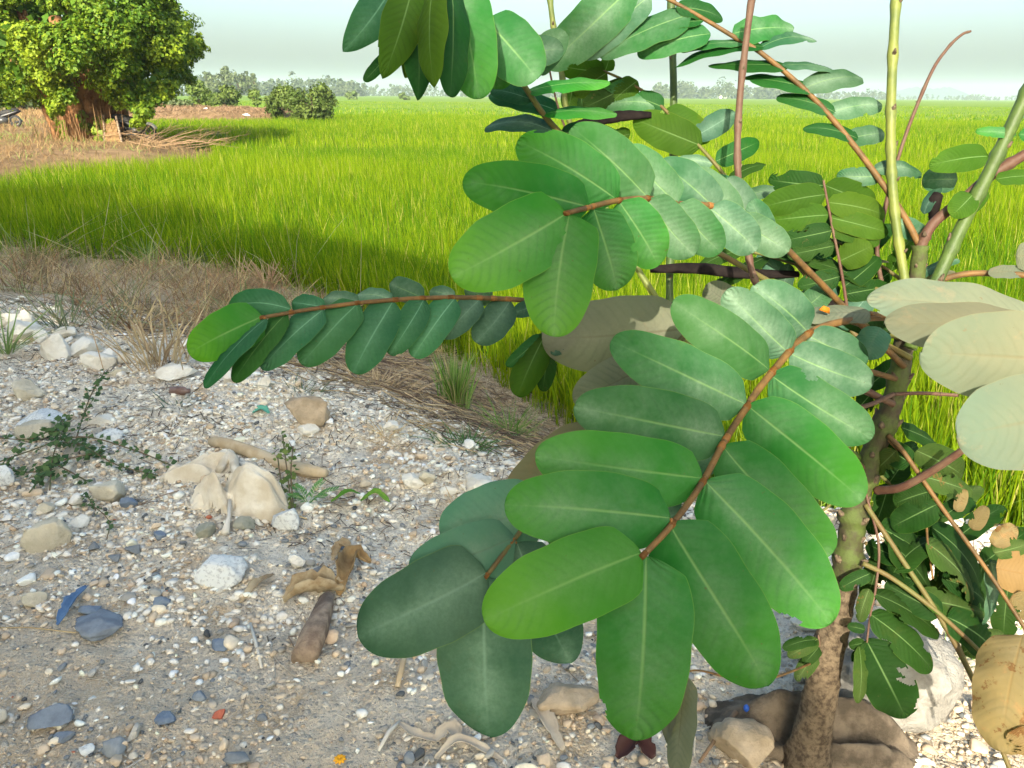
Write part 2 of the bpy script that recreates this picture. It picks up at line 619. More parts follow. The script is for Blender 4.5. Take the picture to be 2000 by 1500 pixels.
M['cloth'] = simple('dusty white cloth', (.70, .64, .53), (.54, .46, .34), 13, .95, .1, 140, .004)
M['sack'] = simple('muddy sack cloth', (.19, .15, .11), (.085, .068, .05), 26, .95, .1, 200, .010)
M['wood'] = simple('weathered pole', (.55, .44, .29), (.44, .33, .20), 18, .8, .2, 60, .004)
M['twig'] = simple('brown twig', (.20, .13, .08), (.12, .08, .05), 30, .8, .2)
M['paper'] = simple('dry curled leaf', (.52, .42, .27), (.34, .24, .13), 34, .7, .25, 60, .004, trans=.2)
M['husk'] = simple('brown husk', (.36, .27, .19), (.16, .11, .08), 22, .85, .2, 60, .008)


def C3(*a):
    return np.array(a, float)


# ================================================================== SETTING
# bank of white rubble where the camera stands
def axis(a, b, c, d, e, f, fine, mid, coarse):
    """coarse a..b, mid b..c, fine c..d, mid d..e, coarse e..f"""
    r = [np.arange(a, b, coarse), np.arange(b, c, mid), np.arange(c, d, fine), np.arange(d, e, mid), np.arange(e, f, coarse)]
    return np.concatenate(r)


gx = axis(-20, -7, -2.8, 1.9, 3.5, 14, .0105, .05, .5)
gy = axis(-12, -1, .5, 4.0, 10, 14, .0105, .06, .5)
X, Y = np.meshgrid(gx, gy)
Z = height(X, Y)
nx, ny = len(gx), len(gy)
ii = np.arange(nx * ny).reshape(ny, nx)
Fq = np.stack([ii[:-1, :-1], ii[:-1, 1:], ii[1:, 1:], ii[1:, :-1]], -1).reshape(-1, 4)
T = slope_t(X, Y)
n1 = fbm(X * 2.3, Y * 2.3, 61, 4); n2 = fbm(X * 9, Y * 9, 71, 4); n3 = fbm(X * 30, Y * 30, 81, 3)
tan = C3(.57, .42, .262); white = C3(.84, .77, .64); grey = C3(.40, .34, .26); brown = C3(.42, .285, .15); mud_shade = C3(.235, .165, .10)
col = np.broadcast_to(tan, X.shape + (3,)).copy()


def blend(c, k):
    global col
    k = np.clip(k, 0, 1)[..., None]
    col = col * (1 - k) + c * k


blend(grey, smooth((n1 - .48) * 6) * .5)
blend(white, smooth((T + .62) / .4) * smooth((n2 - .22) * 4) * .95)
blend(white, smooth((n2 - .62) * 8) * .6)
blend(mud_shade, smooth((T - .05) / .2) * smooth((.70 - T) / .25 + .2) * smooth((n1 - .42) * 6) * smooth((n2 - .3) * 5) * .6)
blend(brown, smooth((T - .08 - .25 * (n2 - .5)) / .3) * .85)
blend(mud_shade, smooth((T - .72) / .25) * .75)  # darker mud toward the rice edge, the hollow's shade put into the colour
blend(grey * .8, smooth((n3 - .6) * 6) * .5)
g = obj('ground', np.stack([X, Y, Z], -1).reshape(-1, 3), Fq, M['soil'], origin=(0, 0, 0), col=col.reshape(-1, 3))
tag(g, 'pale stony earth bank sloping down to the rice', kind='structure')

# rice paddy soil out to the horizon, and the closed canopy of far rice
def ring_sheet(rr, z0, zvar, name, mat, a0=-180, a1=180, na=240):
    rr = np.array(rr); aa = np.radians(np.linspace(a0, a1, na))
    R_, A_ = np.meshgrid(rr, aa)
    x = R_ * np.sin(A_); y = R_ * np.cos(A_)
    z = np.full_like(x, z0) + zvar(x, y, R_)
    i = np.arange(x.size).reshape(x.shape)
    f = np.stack([i[:-1, :-1], i[:-1, 1:], i[1:, 1:], i[1:, :-1]], -1).reshape(-1, 4)[:, ::-1]
    return obj(name, np.stack([x, y, z], -1).reshape(-1, 3), f, mat, origin=(0, 0, 0))


s = ring_sheet([.01, 3, 8, 20, 60, 200, 800, 2000, 3400], FIELD - .01, lambda x, y, r: 0 * x, 'field', M['fieldsoil'])
tag(s, 'dark wet soil of the rice paddies', kind='structure')

m, t = new_mat('far rice canopy')
n_a = noise_(t, .035, 5, .6); n_b = noise_(t, 1.6, 6, .75)
mp = N(t, 'Mapping'); mp.inputs['Scale'].default_value = (.012, .09, 1)
t.links.new(N(t, 'NewGeometry').outputs['Position'], mp.inputs[0])
n_c = noise_(t, 1.0, 4, .6, mp.outputs[0])
c = mix_(t, ramp_(t, n_a, .3, .7), (.10, .185, .008, 1), (.15, .225, .010, 1))
c = mix_(t, math_(t, 'MULTIPLY', ramp_(t, n_c, .35, .62), .45), c, (.165, .235, .012, 1))
c = mix_(t, math_(t, 'MULTIPLY', ramp_(t, n_b, .5, .75), .45), c, (.09, .19, .012, 1))
finish(t, c, .7, .15, n_b, .25, .5, 0)
M['canopy'] = m
s = ring_sheet([55, 75, 110, 180, 300, 600, 1200, 2000, 3400], FIELD + .32, lambda x, y, r: -.30 * np.clip(1 - (r - 55) / 40, 0, 1), 'far_rice', M['canopy'], -60, 60, 120)
tag(s, 'bright green rice carpet reaching the horizon', kind='stuff')

# mounds under the tree and beyond
def mound_mesh(poly, step, name, label):
    x0, y0 = poly.min(0) - 1; x1, y1 = poly.max(0) + 1
    x, y = np.meshgrid(np.arange(x0, x1, step), np.arange(y0, y1, step))
    z = mound_h(x, y)
    i = np.arange(x.size).reshape(x.shape)
    f = np.stack([i[:-1, :-1], i[:-1, 1:], i[1:, 1:], i[1:, :-1]], -1).reshape(-1, 4)
    o = obj(name, np.stack([x, y, z], -1).reshape(-1, 3), f, M['mound'], origin=(0, 0, 0))
    return tag(o, label, kind='structure')


xs = MOUND[:, 0].max()
MOUND_C = MOUND.copy()
mound_mesh(MOUND, .35, 'earth_mound', 'dry brown mound of earth under the fig tree')
mound_mesh(BANK, .4, 'earth_bank', 'long brown earth bank beyond the rice')

# hills far away at the right
hv = []; hf = []
prof = [(1655, 0), (1690, 4), (1720, 9), (1745, 15), (1770, 20), (1785, 22), (1800, 20.5), (1815, 19), (1830, 21), (1842, 22.5), (1856, 18), (1872, 11), (1885, 5), (1905, 0)]
HD = 2700
pp = spline(prof, 70)
for k, (px, hh) in enumerate(pp):
    x = (px - 1000) / F * HD * .936
    zt = max(hh, 0) / F * HD * .92 * (1 + .1 * math.sin(k * 1.3) * (hh > 3)) + FIELD
    for j, (dy, kz) in enumerate(((-170, 0), (-110, .35), (-60, .72), (0, 1), (90, .6), (200, 0))):
        jz = 1 + .18 * (vnoise(x * .012, dy * .02 + 5, 3) - .5) * (0 < kz < 1)
        hv.append((x, HD + dy, FIELD + (zt - FIELD) * kz * jz))
for k in range(len(pp) - 1):
    for j in range(5):
        a = k * 6 + j
        hf.append((a, a + 6, a + 7, a + 1))
M['hill'] = simple('distant wooded hill', (.018, .034, .05), (.028, .044, .058), .02, .95, .1)
tag(obj('hills', hv, hf, M['hill'], origin=(0, 0, 0)), 'low blue hills on the horizon', kind='structure')

# ================================================================== RICE
def rice_patch(n, r0, r1, hmin, hmax, wd, a0=-40, a1=40):
    r = np.sqrt(RNG.uniform(r0 * r0, r1 * r1, n)); a = np.radians(RNG.uniform(a0, a1, n))
    x = r * np.sin(a); y = r * np.cos(a)
    # gather blades in tufts
    k = max(n // 9, 1)
    tr = np.sqrt(RNG.uniform(r0 * r0, r1 * r1, k)); ta = np.radians(RNG.uniform(a0, a1, k))
    own = RNG.integers(0, k, n)
    sp = .035 + .004 * tr[own]
    x2 = tr[own] * np.sin(ta[own]) + RNG.normal(0, 1, n) * sp; y2 = tr[own] * np.cos(ta[own]) + RNG.normal(0, 1, n) * sp
    cl = RNG.random(n) < .75
    x = np.where(cl, x2, x); y = np.where(cl, y2, y)
    ok = (slope_t(x, y) > .985 + .02 * RNG.random(n)) & ~((edge_dist(MOUND, x, y) > .25) & inside(MOUND, x, y)) & ~((edge_dist(BANK, x, y) > .3) & inside(BANK, x, y))
    x = x[ok]; y = y[ok]; m = len(x)
    lowf = fbm(x * .22, y * .5, 91, 3)
    h = RNG.uniform(hmin, hmax, m) * (.74 + .4 * lowf) * (1 + .12 * RNG.normal(0, 1, k))[own[ok]]
    az = RNG.uniform(0, 6.283, m) * .75 + .3
    lean = np.abs(RNG.normal(.05, .06, m)); curl = np.abs(RNG.normal(.03, .06, m))
    v, f = blades(np.stack([x, y, np.full(m, FIELD)], 1), h, wd * RNG.uniform(.7, 1.3, m), az, lean, curl)
    tv = RNG.normal(0, .28, k)
    k1 = np.clip((RNG.normal(0, .25, m) + tv[own[ok]] * cl[ok] + lowf), 0, 1)[:, None]
    c = C3(.055, .155, .005) * (1 - k1) + C3(.225, .305, .007) * k1
    yl = RNG.random(m) < .05
    c[yl] = C3(.40, .38, .08)
    return v, f, np.repeat(c, 7, 0)


def stuff_join(name, label, parts, mat, cat=None, sm=True):
    k = 0; Vs = []; Fs = []; Cs = []
    for v, f, c in parts:
        Vs.append(v); Fs.append(f + k); Cs.append(c); k += len(v)
    o = obj(name, np.vstack(Vs), np.vstack(Fs), mat, origin=(0, 0, 0), col=np.vstack(Cs), smooth_=sm)
    return tag(o, label, cat, kind='stuff')


stuff_join('rice', 'dense bright green young rice filling the paddy',
           [rice_patch(95000, 2.2, 9, .38, .53, .0068, -50, 50), rice_patch(170000, 9, 25, .38, .52, .0075),
            rice_patch(210000, 25, 70, .38, .52, .015), rice_patch(90000, 70, 190, .40, .52, .06)], M['rice'], 'rice')

# ================================================================== TREES
def clump_leaves(C, R, n, size, c1, c2, flat=.8, up=.45):
    """n leaves round each clump centre C (k,3) with radius R (k,)"""
    k = len(C)
    own = np.repeat(np.arange(k), n)
    d = rand_dir(k * n)
    r = RNG.uniform(.35, 1.08, k * n) ** .6
    d2 = d * np.array([1, 1, flat])
    # sub-bunches so that the outline is uneven
    bn = rand_dir(k * 14).reshape(k, 14, 3)
    bi = RNG.integers(0, 14, k * n)
    bdir = bn[own, bi]
    use = (RNG.random(k * n) < .62)[:, None]
    d3 = np.where(use, bdir * np.array([1, 1, flat]) + d * .24, d2 * .9)
    pos = C[own] + d3 * (r * R[own])[:, None]
    nr = d3 + np.array([0, 0, up]) + rand_dir(k * n) * .75
    v, f = leaf_cloud(pos, nr, size * RNG.uniform(.7, 1.25, k * n))
    mixk = np.clip(RNG.normal(.45, .3, k * n) + RNG.normal(0, .22, k)[own], 0, 1)[:, None]
    c = c1 * (1 - mixk) + c2 * mixk
    return v, f, np.repeat(c, 4, 0)


def add_crown(parent, sets, mat='foliage', name='crown'):
    k = 0; V = []; Fs = []; Cs = []
    for v, f, c in sets:
        V.append(v); Fs.append(f + k); Cs.append(c); k += len(v)
    return obj(name, np.vstack(V), np.vstack(Fs), M[mat], parent, col=np.vstack(Cs), smooth_=False)


# ---- the big fig tree on the mound
FB = MH(178, 272)
FD = (FB - CAM).dot(_f)
fig = empty('fig_tree', FB, 'large spreading fig tree with orange brown trunk on the dry mound', 'tree')
ps = FD / F                                            # metres per photo pixel there


def at_fig(px, py, dy=0.0):
    p = P(px, py, FD)
    return p + Vector((p.x - CAM.x, p.y - CAM.y, 0)).normalized() * dy


cl = []; rr_ = []
rs = np.random.default_rng(5)
for k in range(150):
    d = rs.normal(size=3); d /= np.linalg.norm(d)
    if d[2] < -.55: continue
    px = 150 + d[0] * 205 * rs.uniform(.85, 1.05); py = 68 - d[2] * (112 if d[2] > 0 else 120)
    if (px > 330 and py > 150) or (120 < px < 240 and py > 150): continue
    cl.append(at_fig(px, py, d[1] * 5.2)); rr_.append(rs.uniform(22, 44) * ps)
for px, py, r, dy in [(250, 165, 42, -2.5), (300, 150, 42, -2.0), (335, 120, 40, -1), (365, 108, 26, -1), (280, 185, 34, -2.2), (240, 190, 30, -2), (320, 175, 26, -2), (210, 160, 34, -3), (278, 215, 18, -2.3), (268, 235, 12, -2.4),
                      (60, 120, 46, -3), (100, 150, 40, -3), (40, 160, 40, -2), (120, 185, 26, -2.6), (108, 205, 18, -2.6), (-20, 150, 45, -1), (10, 185, 30, 0), (70, 180, 30, -1), (160, 90, 40, -4), (220, 80, 40, -4), (380, 90, 24, -.5), (352, 145, 28, 0)]:
    cl.append(at_fig(px, py, dy)); rr_.append(r * ps)
cl = np.array([tuple(c) for c in cl]); rr_ = np.array(rr_)
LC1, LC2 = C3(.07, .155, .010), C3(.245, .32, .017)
sets = [clump_leaves(cl, rr_, 1500, .098, LC1, LC2, .8)]
add_crown(fig, sets)
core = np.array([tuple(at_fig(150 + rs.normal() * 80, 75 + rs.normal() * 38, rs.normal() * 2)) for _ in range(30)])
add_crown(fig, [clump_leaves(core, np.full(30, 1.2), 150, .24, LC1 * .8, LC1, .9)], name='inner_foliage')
mb = MB()
for k in range(22):
    a = rs.uniform(0, 6.283); rb = rs.uniform(.2, 1.0); sp = rs.uniform(.7, 1.7)
    b = FB + Vector((math.cos(a) * rb, math.sin(a) * rb * .8, -.1))
    tp = FB + Vector((math.cos(a) * sp * 1.25, math.sin(a) * sp, rs.uniform(2.2, 3.6)))
    mid = (b + tp) / 2 + Vector((rs.normal() * .12, rs.normal() * .12, 0)) - Vector((math.cos(a), math.sin(a), 0)) * .15
    r0 = rs.uniform(.08, .20)
    mb.tube(spline([b, mid, tp], 9), list(np.linspace(r0 * 1.3, r0 * .8, 9)), 7, jit=.25)
mb.tube([FB + Vector((0, 0, -.1)), FB + Vector((.05, 0, 1.0)), FB + Vector((0, 0, 2.6))], [.75, .55, .7], 12, jit=.2)
mb.build('trunk', M['fig_bark'], fig)
mb = MB()
for k in range(16):
    a = k * 2 * math.pi / 16 + rs.uniform(-.2, .2)
    e = cl[rs.integers(0, len(cl))]
    st = FB + Vector((math.cos(a) * .8, math.sin(a) * .8, 2.2))
    mb.tube(spline([st, (st + Vector(e)) / 2 + Vector((0, 0, .5)), Vector(e)], 8), list(np.linspace(.16, .03, 8)), 6)
mb.build('limbs', M['bark'], fig)
vy = np.array([tuple(at_fig(px, py, dy)) for px, py, dy in [(195, 235, -1.1), (185, 250, -1.2), (165, 243, -1.2), (205, 262, -1.2), (118, 245, -1.0), (125, 262, -.9), (192, 272, -1.2), (215, 240, -1), (160, 225, -1), (225, 205, -1.1), (110, 225, -.9)]])
add_crown(fig, [clump_leaves(vy, np.full(len(vy), 9 * ps), 45, .17, C3(.12, .2, .02), C3(.30, .36, .04), 1.2)], name='creeper')
# hanging roots / dead vines round the trunk
v, f = blades(np.stack([RNG.normal(FB.x + .1, .6, 140), RNG.normal(FB.y - .9, .3, 140), np.full(140, FB.z)], 1), RNG.uniform(.3, 1.2, 140), .022, RNG.uniform(0, 6.28, 140), RNG.normal(0, .12, 140), RNG.normal(0, .1, 140))
obj('root_curtain', v, f, M['drygrass'], fig, col=np.repeat(np.where(RNG.random(140)[:, None] < .5, C3(.26, .16, .08), C3(.18, .10, .045)), 7, 0))


# ---- generic trees
def small_tree(name, px, base, top, wpx, depth, label, cat, group, c1, c2, leaf, nclump, per, mat='foliage', shape='round', zb=None):
    dd = depth / _f.y * 1.0
    zb = FIELD if zb is None else zb
    x = (px - 1000) / F * depth * .936
    depth = depth * (.86 if depth < 100 else 1)
    x = (px - 1000) / F * depth * .936
    b = Vector((x, depth, zb))
    o = empty(name, b, label, cat, group)
    hgt = (base - top) / F * depth * 1.0 * .95
    wd = wpx / F * depth
    rs = np.random.default_rng(int(px * 7 + top))
    C = []; R = []
    for k in range(nclump):
        if shape == 'column':
            tz = rs.uniform(.22, .98); rad = wd * .32 * math.sin(math.pi * min(tz * .9 + .05, 1)) ** .6
            a = rs.uniform(0, 6.28); C.append((x + math.cos(a) * rad * .6, depth + math.sin(a) * rad * .6, zb + hgt * tz)); R.append(wd * rs.uniform(.16, .28))
        else:
            d = rs.normal(size=3); d /= np.linalg.norm(d)
            tz = .56 + d[2] * .36
            if shape == 'bush': tz = .5 + d[2] * .42
            C.append((x + d[0] * wd * .36, depth + d[1] * wd * .36, zb + hgt * tz)); R.append(wd * rs.uniform(.12, .24))
    add_crown(o, [clump_leaves(np.array(C), np.array(R), per, leaf, c1, c2, .75)], mat)
    mb = MB()
    mb.tube(spline([b - Vector((0, 0, .2)), b + Vector((wd * .03, 0, hgt * .3)), b + Vector((-wd * .02, 0, hgt * .75))], 6), list(np.linspace(max(wd * .035, .05), wd * .012, 6)), 6)
    for k in range(5):
        c = Vector(C[rs.integers(0, len(C))])
        st = b + Vector((0, 0, hgt * rs.uniform(.15, .4)))
        mb.tube([st, (st + c) / 2 + Vector((0, 0, hgt * .04)), c], [wd * .016, wd * .012, wd * .005], 5)
    mb.build('trunk', M['bark'], o)
    return o


g1, g2 = C3(.065, .105, .018), C3(.14, .19, .04)
small_tree('bush', 545, 224, 166, 70, 63, 'olive green shrub with drooping branches on the brown bank, left one of the pair', 'bush', 'shrubs on the earth bank', g1, g2, .2, 26, 110, shape='bush', zb=FIELD + .3)
small_tree('bush', 602, 225, 158, 90, 61, 'olive green shrub hanging over the rice at the tip of the brown bank', 'bush', 'shrubs on the earth bank', g1, g2, .2, 34, 120, shape='bush', zb=FIELD + .2)
small_tree('sapling', 495, 205, 172, 34, 90, 'thin pale green sapling on the brown bank left of the shrubs', 'tree', None, g1 * 1.2, g2 * 1.2, .25, 12, 60, zb=FIELD + .5)
small_tree('bush', 430, 207, 170, 60, 95, 'leafy green bush behind the bank beside the fig crown', 'bush', None, g1, g2, .3, 18, 90, shape='bush', zb=FIELD + .5)
small_tree('bush', 385, 208, 160, 60, 88, 'dense green bush half hidden by the right edge of the fig crown', 'bush', None, g1 * 1.2, g2 * 1.2, .3, 18, 90, shape='bush', zb=FIELD + .5)
for px, top, wd, sh, lb in [(404, 149, 26, 'column', 'slim hazy tree just right of the fig crown'), (440, 139, 24, 'column', 'tallest slim hazy tree behind the brown bank'), (462, 150, 52, 'round', 'broad hazy tree beside the tallest slim one'),
                            (482, 147, 18, 'column', 'narrow hazy tree right of the broad one'), (494, 151, 16, 'column', 'narrow hazy tree standing last before open sky'), (420, 152, 40, 'round', 'round hazy tree left of the tallest slim one')]:
    small_tree('distant_tree', px, 196, top, wd, 330, lb, 'tree', 'tall trees far behind the bank', C3(.08, .11, .045), C3(.13, .16, .075), 1.0, 14, 90, 'foliage_far', sh, zb=FIELD)
for px, top, wd, dep, lb in [(20, 176, 120, 74, 'grey green bush under the left side of the fig crown'), (90, 180, 80, 80, 'grey green bush behind the mound left of the fig trunk'), (330, 190, 70, 76, 'low green bush right of the fig trunk')]:
    small_tree('bush', px, 212, top, wd, dep, lb, 'bush', 'bushes behind the mound', C3(.09, .13, .05), C3(.17, .2, .09), .3, 22, 110, shape='bush', zb=FIELD + .2)
for px, top in [(682, 174), (785, 176)]:
    small_tree('bush', px, 190, top, 22, 260, 'small round bush standing out before the far treeline' if px < 700 else 'small bush before the far treeline beside the hanging leaves', 'bush', None, C3(.09, .14, .04), C3(.15, .2, .06), .8, 10, 70, 'foliage_far', 'bush')

# ---- far treeline: one mass
def treeline(x0, x1, n, depth, h0, h1, seed):
    rs = np.random.default_rng(seed)
    C = []; R = []
    for k in range(n):
        px = rs.uniform(x0, x1)
        d = depth * rs.uniform(.94, 1.08)
        x = (px - 1000) / F * d * .936
        h = rs.uniform(h0, h1) * (1.0 + .5 * (vnoise(px * .03, seed, 2) - .3))
        h *= 1.25 if rs.random() < .12 else 1
        wdt = h * rs.uniform(.35, .7)
        for q in range(3):
            C.append((x + rs.normal() * wdt * .3, d + rs.normal() * wdt * .3, FIELD + h * (.2 + .3 * q) * rs.uniform(.85, 1.1))); R.append(wdt * (.55 - .08 * q))
    return clump_leaves(np.array(C), np.array(R), 26, h1 * .20, C3(.06, .085, .04), C3(.11, .135, .07), 1.0)


stuff_join('treeline', 'hazy grey green treeline along the horizon',
           [treeline(380, 700, 120, 720, 9, 13, 1), treeline(640, 1300, 210, 980, 7, 11, 2), treeline(1270, 1580, 120, 900, 9, 14, 3), treeline(1480, 1740, 90, 1150, 7, 11, 4), treeline(1720, 2080, 110, 1500, 4, 9, 5), treeline(-200, 420, 120, 500, 5, 8, 6), treeline(2050, 2500, 80, 1500, 4, 9, 7)], M['foliage_far'], 'treeline')
for px, lb in [(1402, 'tiny white house with pale roof before the far treeline'), (1412, 'tiny white shed right beside the tiny white house')]:
    d = 860
    x = (px - 1000) / F * d * .936
    h = empty('house', (x, d, FIELD), lb, 'house')
    MB().box((x, d, FIELD + 1.6), 5 if px < 1405 else 3.4, 5, 3.2).build('wall', simple('white house wall', (.7, .7, .66)), h, False)
    mb = MB()
    wdx = 2.9 if px < 1405 else 2.0
    q = [(x - wdx, d - 3, FIELD + 3.2), (x + wdx, d - 3, FIELD + 3.2), (x, d - 3, FIELD + 4.7), (x - wdx, d + 3, FIELD + 3.2), (x + wdx, d + 3, FIELD + 3.2), (x, d + 3, FIELD + 4.7)]
    mb.add(q, [(0, 1, 2), (5, 4, 3), (0, 2, 5, 3), (2, 1, 4, 5), (1, 0, 3, 4)]).build('roof', simple('pale tin roof', (.55, .56, .55)), h, False)

# ---- trees behind the photographer that shade the near bank
SHADE = [(-14.8, -6.2, 11.6, 2.6), (-10.8, -6, 10.6, 2.3), (-7.9, -6.2, 9.2, 2.0), (-5.5, -6, 7.9, 1.7), (-3.6, -6, 7.0, 1.4), (-1.85, -5.6, 5.4, 1.05)]
for k, (x, y, h, r) in enumerate(SHADE):
    o = empty('roadside_tree', (x, y, 0), 'leafy green roadside tree behind the camera shading the stony bank', 'tree', 'roadside trees shading the bank')
    rs = np.random.default_rng(k)
    C = []
    for q in range(46):
        d = rs.normal(size=3); d /= np.linalg.norm(d)
        C.append((x + d[0] * r * .85, y + d[1] * r * .85, .3 + (h - .3) * (.5 + .44 * d[2])))
    add_crown(o, [clump_leaves(np.array(C), np.full(46, r * .42), 190 if x > -5 else 140, .32, LC1, LC2, 1.1)])
    MB().tube([(x, y, -.2), (x + .1, y, h * .4), (x, y, h * .8)], [.18, .13, .05], 8).build('trunk', M['bark'], o)

# ================================================================== ON THE MOUND
def scatter_poly(poly, n, m=0.0):
    x = RNG.uniform(poly[:, 0].min(), poly[:, 0].max(), n * 4); y = RNG.uniform(poly[:, 1].min(), poly[:, 1].max(), n * 4)
    # more of them near the camera
    keep = RNG.random(n * 4) < np.clip((poly[:, 1].min() / np.maximum(y, 1)) ** 1.3, 0, 1)
    ok = inside(poly, x, y) & keep
    return x[ok][:n], y[ok][:n]


x, y = scatter_poly(MOUND, 70000)
ok = fbm(x * .5, y * .5, 8, 4) > .33
x = x[ok]; y = y[ok]; n = len(x)
z = mound_h(x, y)
far = np.clip((y - 24) / 30, 0, 1)
v, f = blades(np.stack([x, y, z], 1), RNG.uniform(.06, .22, n) * (1 + .9 * far), .014 + .02 * far, RNG.uniform(0, 6.28, n), np.abs(RNG.normal(.12, .12, n)), RNG.normal(.05, .08, n))
k1 = RNG.random(n)[:, None]
c = C3(.23, .135, .065) * (1 - k1) + C3(.31, .22, .105) * k1
gr = (fbm(x * .4, y * .4, 17, 3) > .60) & (RNG.random(n) < .5)
c[gr] = C3(.20, .26, .07)
x2, y2 = scatter_poly(BANK, 16000)
n2_ = len(x2); z2 = mound_h(x2, y2)
v2, f2 = blades(np.stack([x2, y2, z2], 1), RNG.uniform(.04, .22, n2_), .04, RNG.uniform(0, 6.28, n2_), np.abs(RNG.normal(.2, .15, n2_)), RNG.normal(.05, .08, n2_))
k2 = RNG.random(n2_)[:, None]
c2 = C3(.22, .135, .08) * (1 - k2) + C3(.30, .205, .12) * k2
stuff_join('dry_grass', 'dry straw coloured grass covering the mound and far bank', [(v, f, np.repeat(c, 7, 0)), (v2, f2, np.repeat(c2, 7, 0))], M['drygrass'], 'dry grass')

# brush pile of cut branches
BP = MH(385, 290)
o = empty('brush_pile', BP, 'pile of dead cut branches right of the fig tree at the mound edge', 'brush pile')
mb = MB()
for k in range(80):
    px = random.uniform(262, 415); py = random.uniform(274, 300)
    a = MH(px, py) + Vector((0, 0, random.uniform(0, .25)))
    L = random.uniform(.6, 2.2); an = random.gauss(.25, .6) + random.choice([0, 0, 0, 2.6, 1.2])
    e = a + Vector((math.cos(an) * L, math.sin(an) * L * .7, random.uniform(-.05, .55) * L * .5))
    mid = (a + e) / 2 + Vector((0, 0, random.uniform(-.05, .12)))
    r = random.uniform(.004, .013)
    mb.tube([a, mid, e], [r * 1.4, r, r * .5], 4)
    for q in range(2):
        s0 = mid.lerp(e, random.random()); mb.tube([s0, s0 + Vector((random.uniform(.1, .5), random.uniform(-.2, .3), random.uniform(0, .35)))], [r * .7, r * .3], 4)
mb.build('brushwood', simple('dead branch', (.30, .20, .11), (.20, .125, .07), 5), o)
b0 = MH(425, 285)
o = empty('weed_clump', b0, 'dull green weed clump at the tip of the dry mound', 'weeds')
C = np.array([tuple(MH(px, py) + Vector((0, 0, hh))) for px, py, hh in [(415, 285, .25), (425, 288, .35), (432, 290, .25), (408, 280, .3), (437, 295, .15)]])
add_crown(o, [clump_leaves(C, np.full(5, .3), 130, .10, C3(.10, .14, .05), C3(.2, .23, .09), .9)], name='leaves')

# woven straw-like board leaning on the trunk
b0 = MH(214, 282)
o = empty('slatted_board', b0, 'tan slatted board leaning against the right side of the fig trunk', 'board')
mb = MB()
x0 = P(202, 232, FD - .9); x1 = P(226, 234, FD - .9); y0 = P(203, 284, FD - 1.3); y1 = P(238, 286, FD - 1.3)
for k in range(15):
    t0, t1 = k / 15, (k + .86) / 15
    a, b, c_, d = x0.lerp(y0, t0), x1.lerp(y1, t0), x1.lerp(y1, t1), x0.lerp(y0, t1)
    nrm = (b - a).cross(d - a).normalized() * .03
    jit = Vector((random.uniform(-.04, .04), 0, 0))
    q = [p + jit for p in (a, b, c_, d)] + [p + jit + nrm for p in (a, b, c_, d)]
    mb.add(q, [(0, 1, 2, 3), (7, 6, 5, 4), (0, 4, 5, 1), (1, 5, 6, 2), (2, 6, 7, 3), (3, 7, 4, 0)])
mb.build('slats', simple('tan bamboo slat', (.27, .165, .075), (.19, .11, .05), 9), o, False)
mb = MB()
for a, b in ((x0, y0), (x1, y1)):
    mb.tube([a + Vector((0, .05, .1)), b + Vector((0, .05, 0))], .035, 6)
mb.build('pole', M['husk'], o)


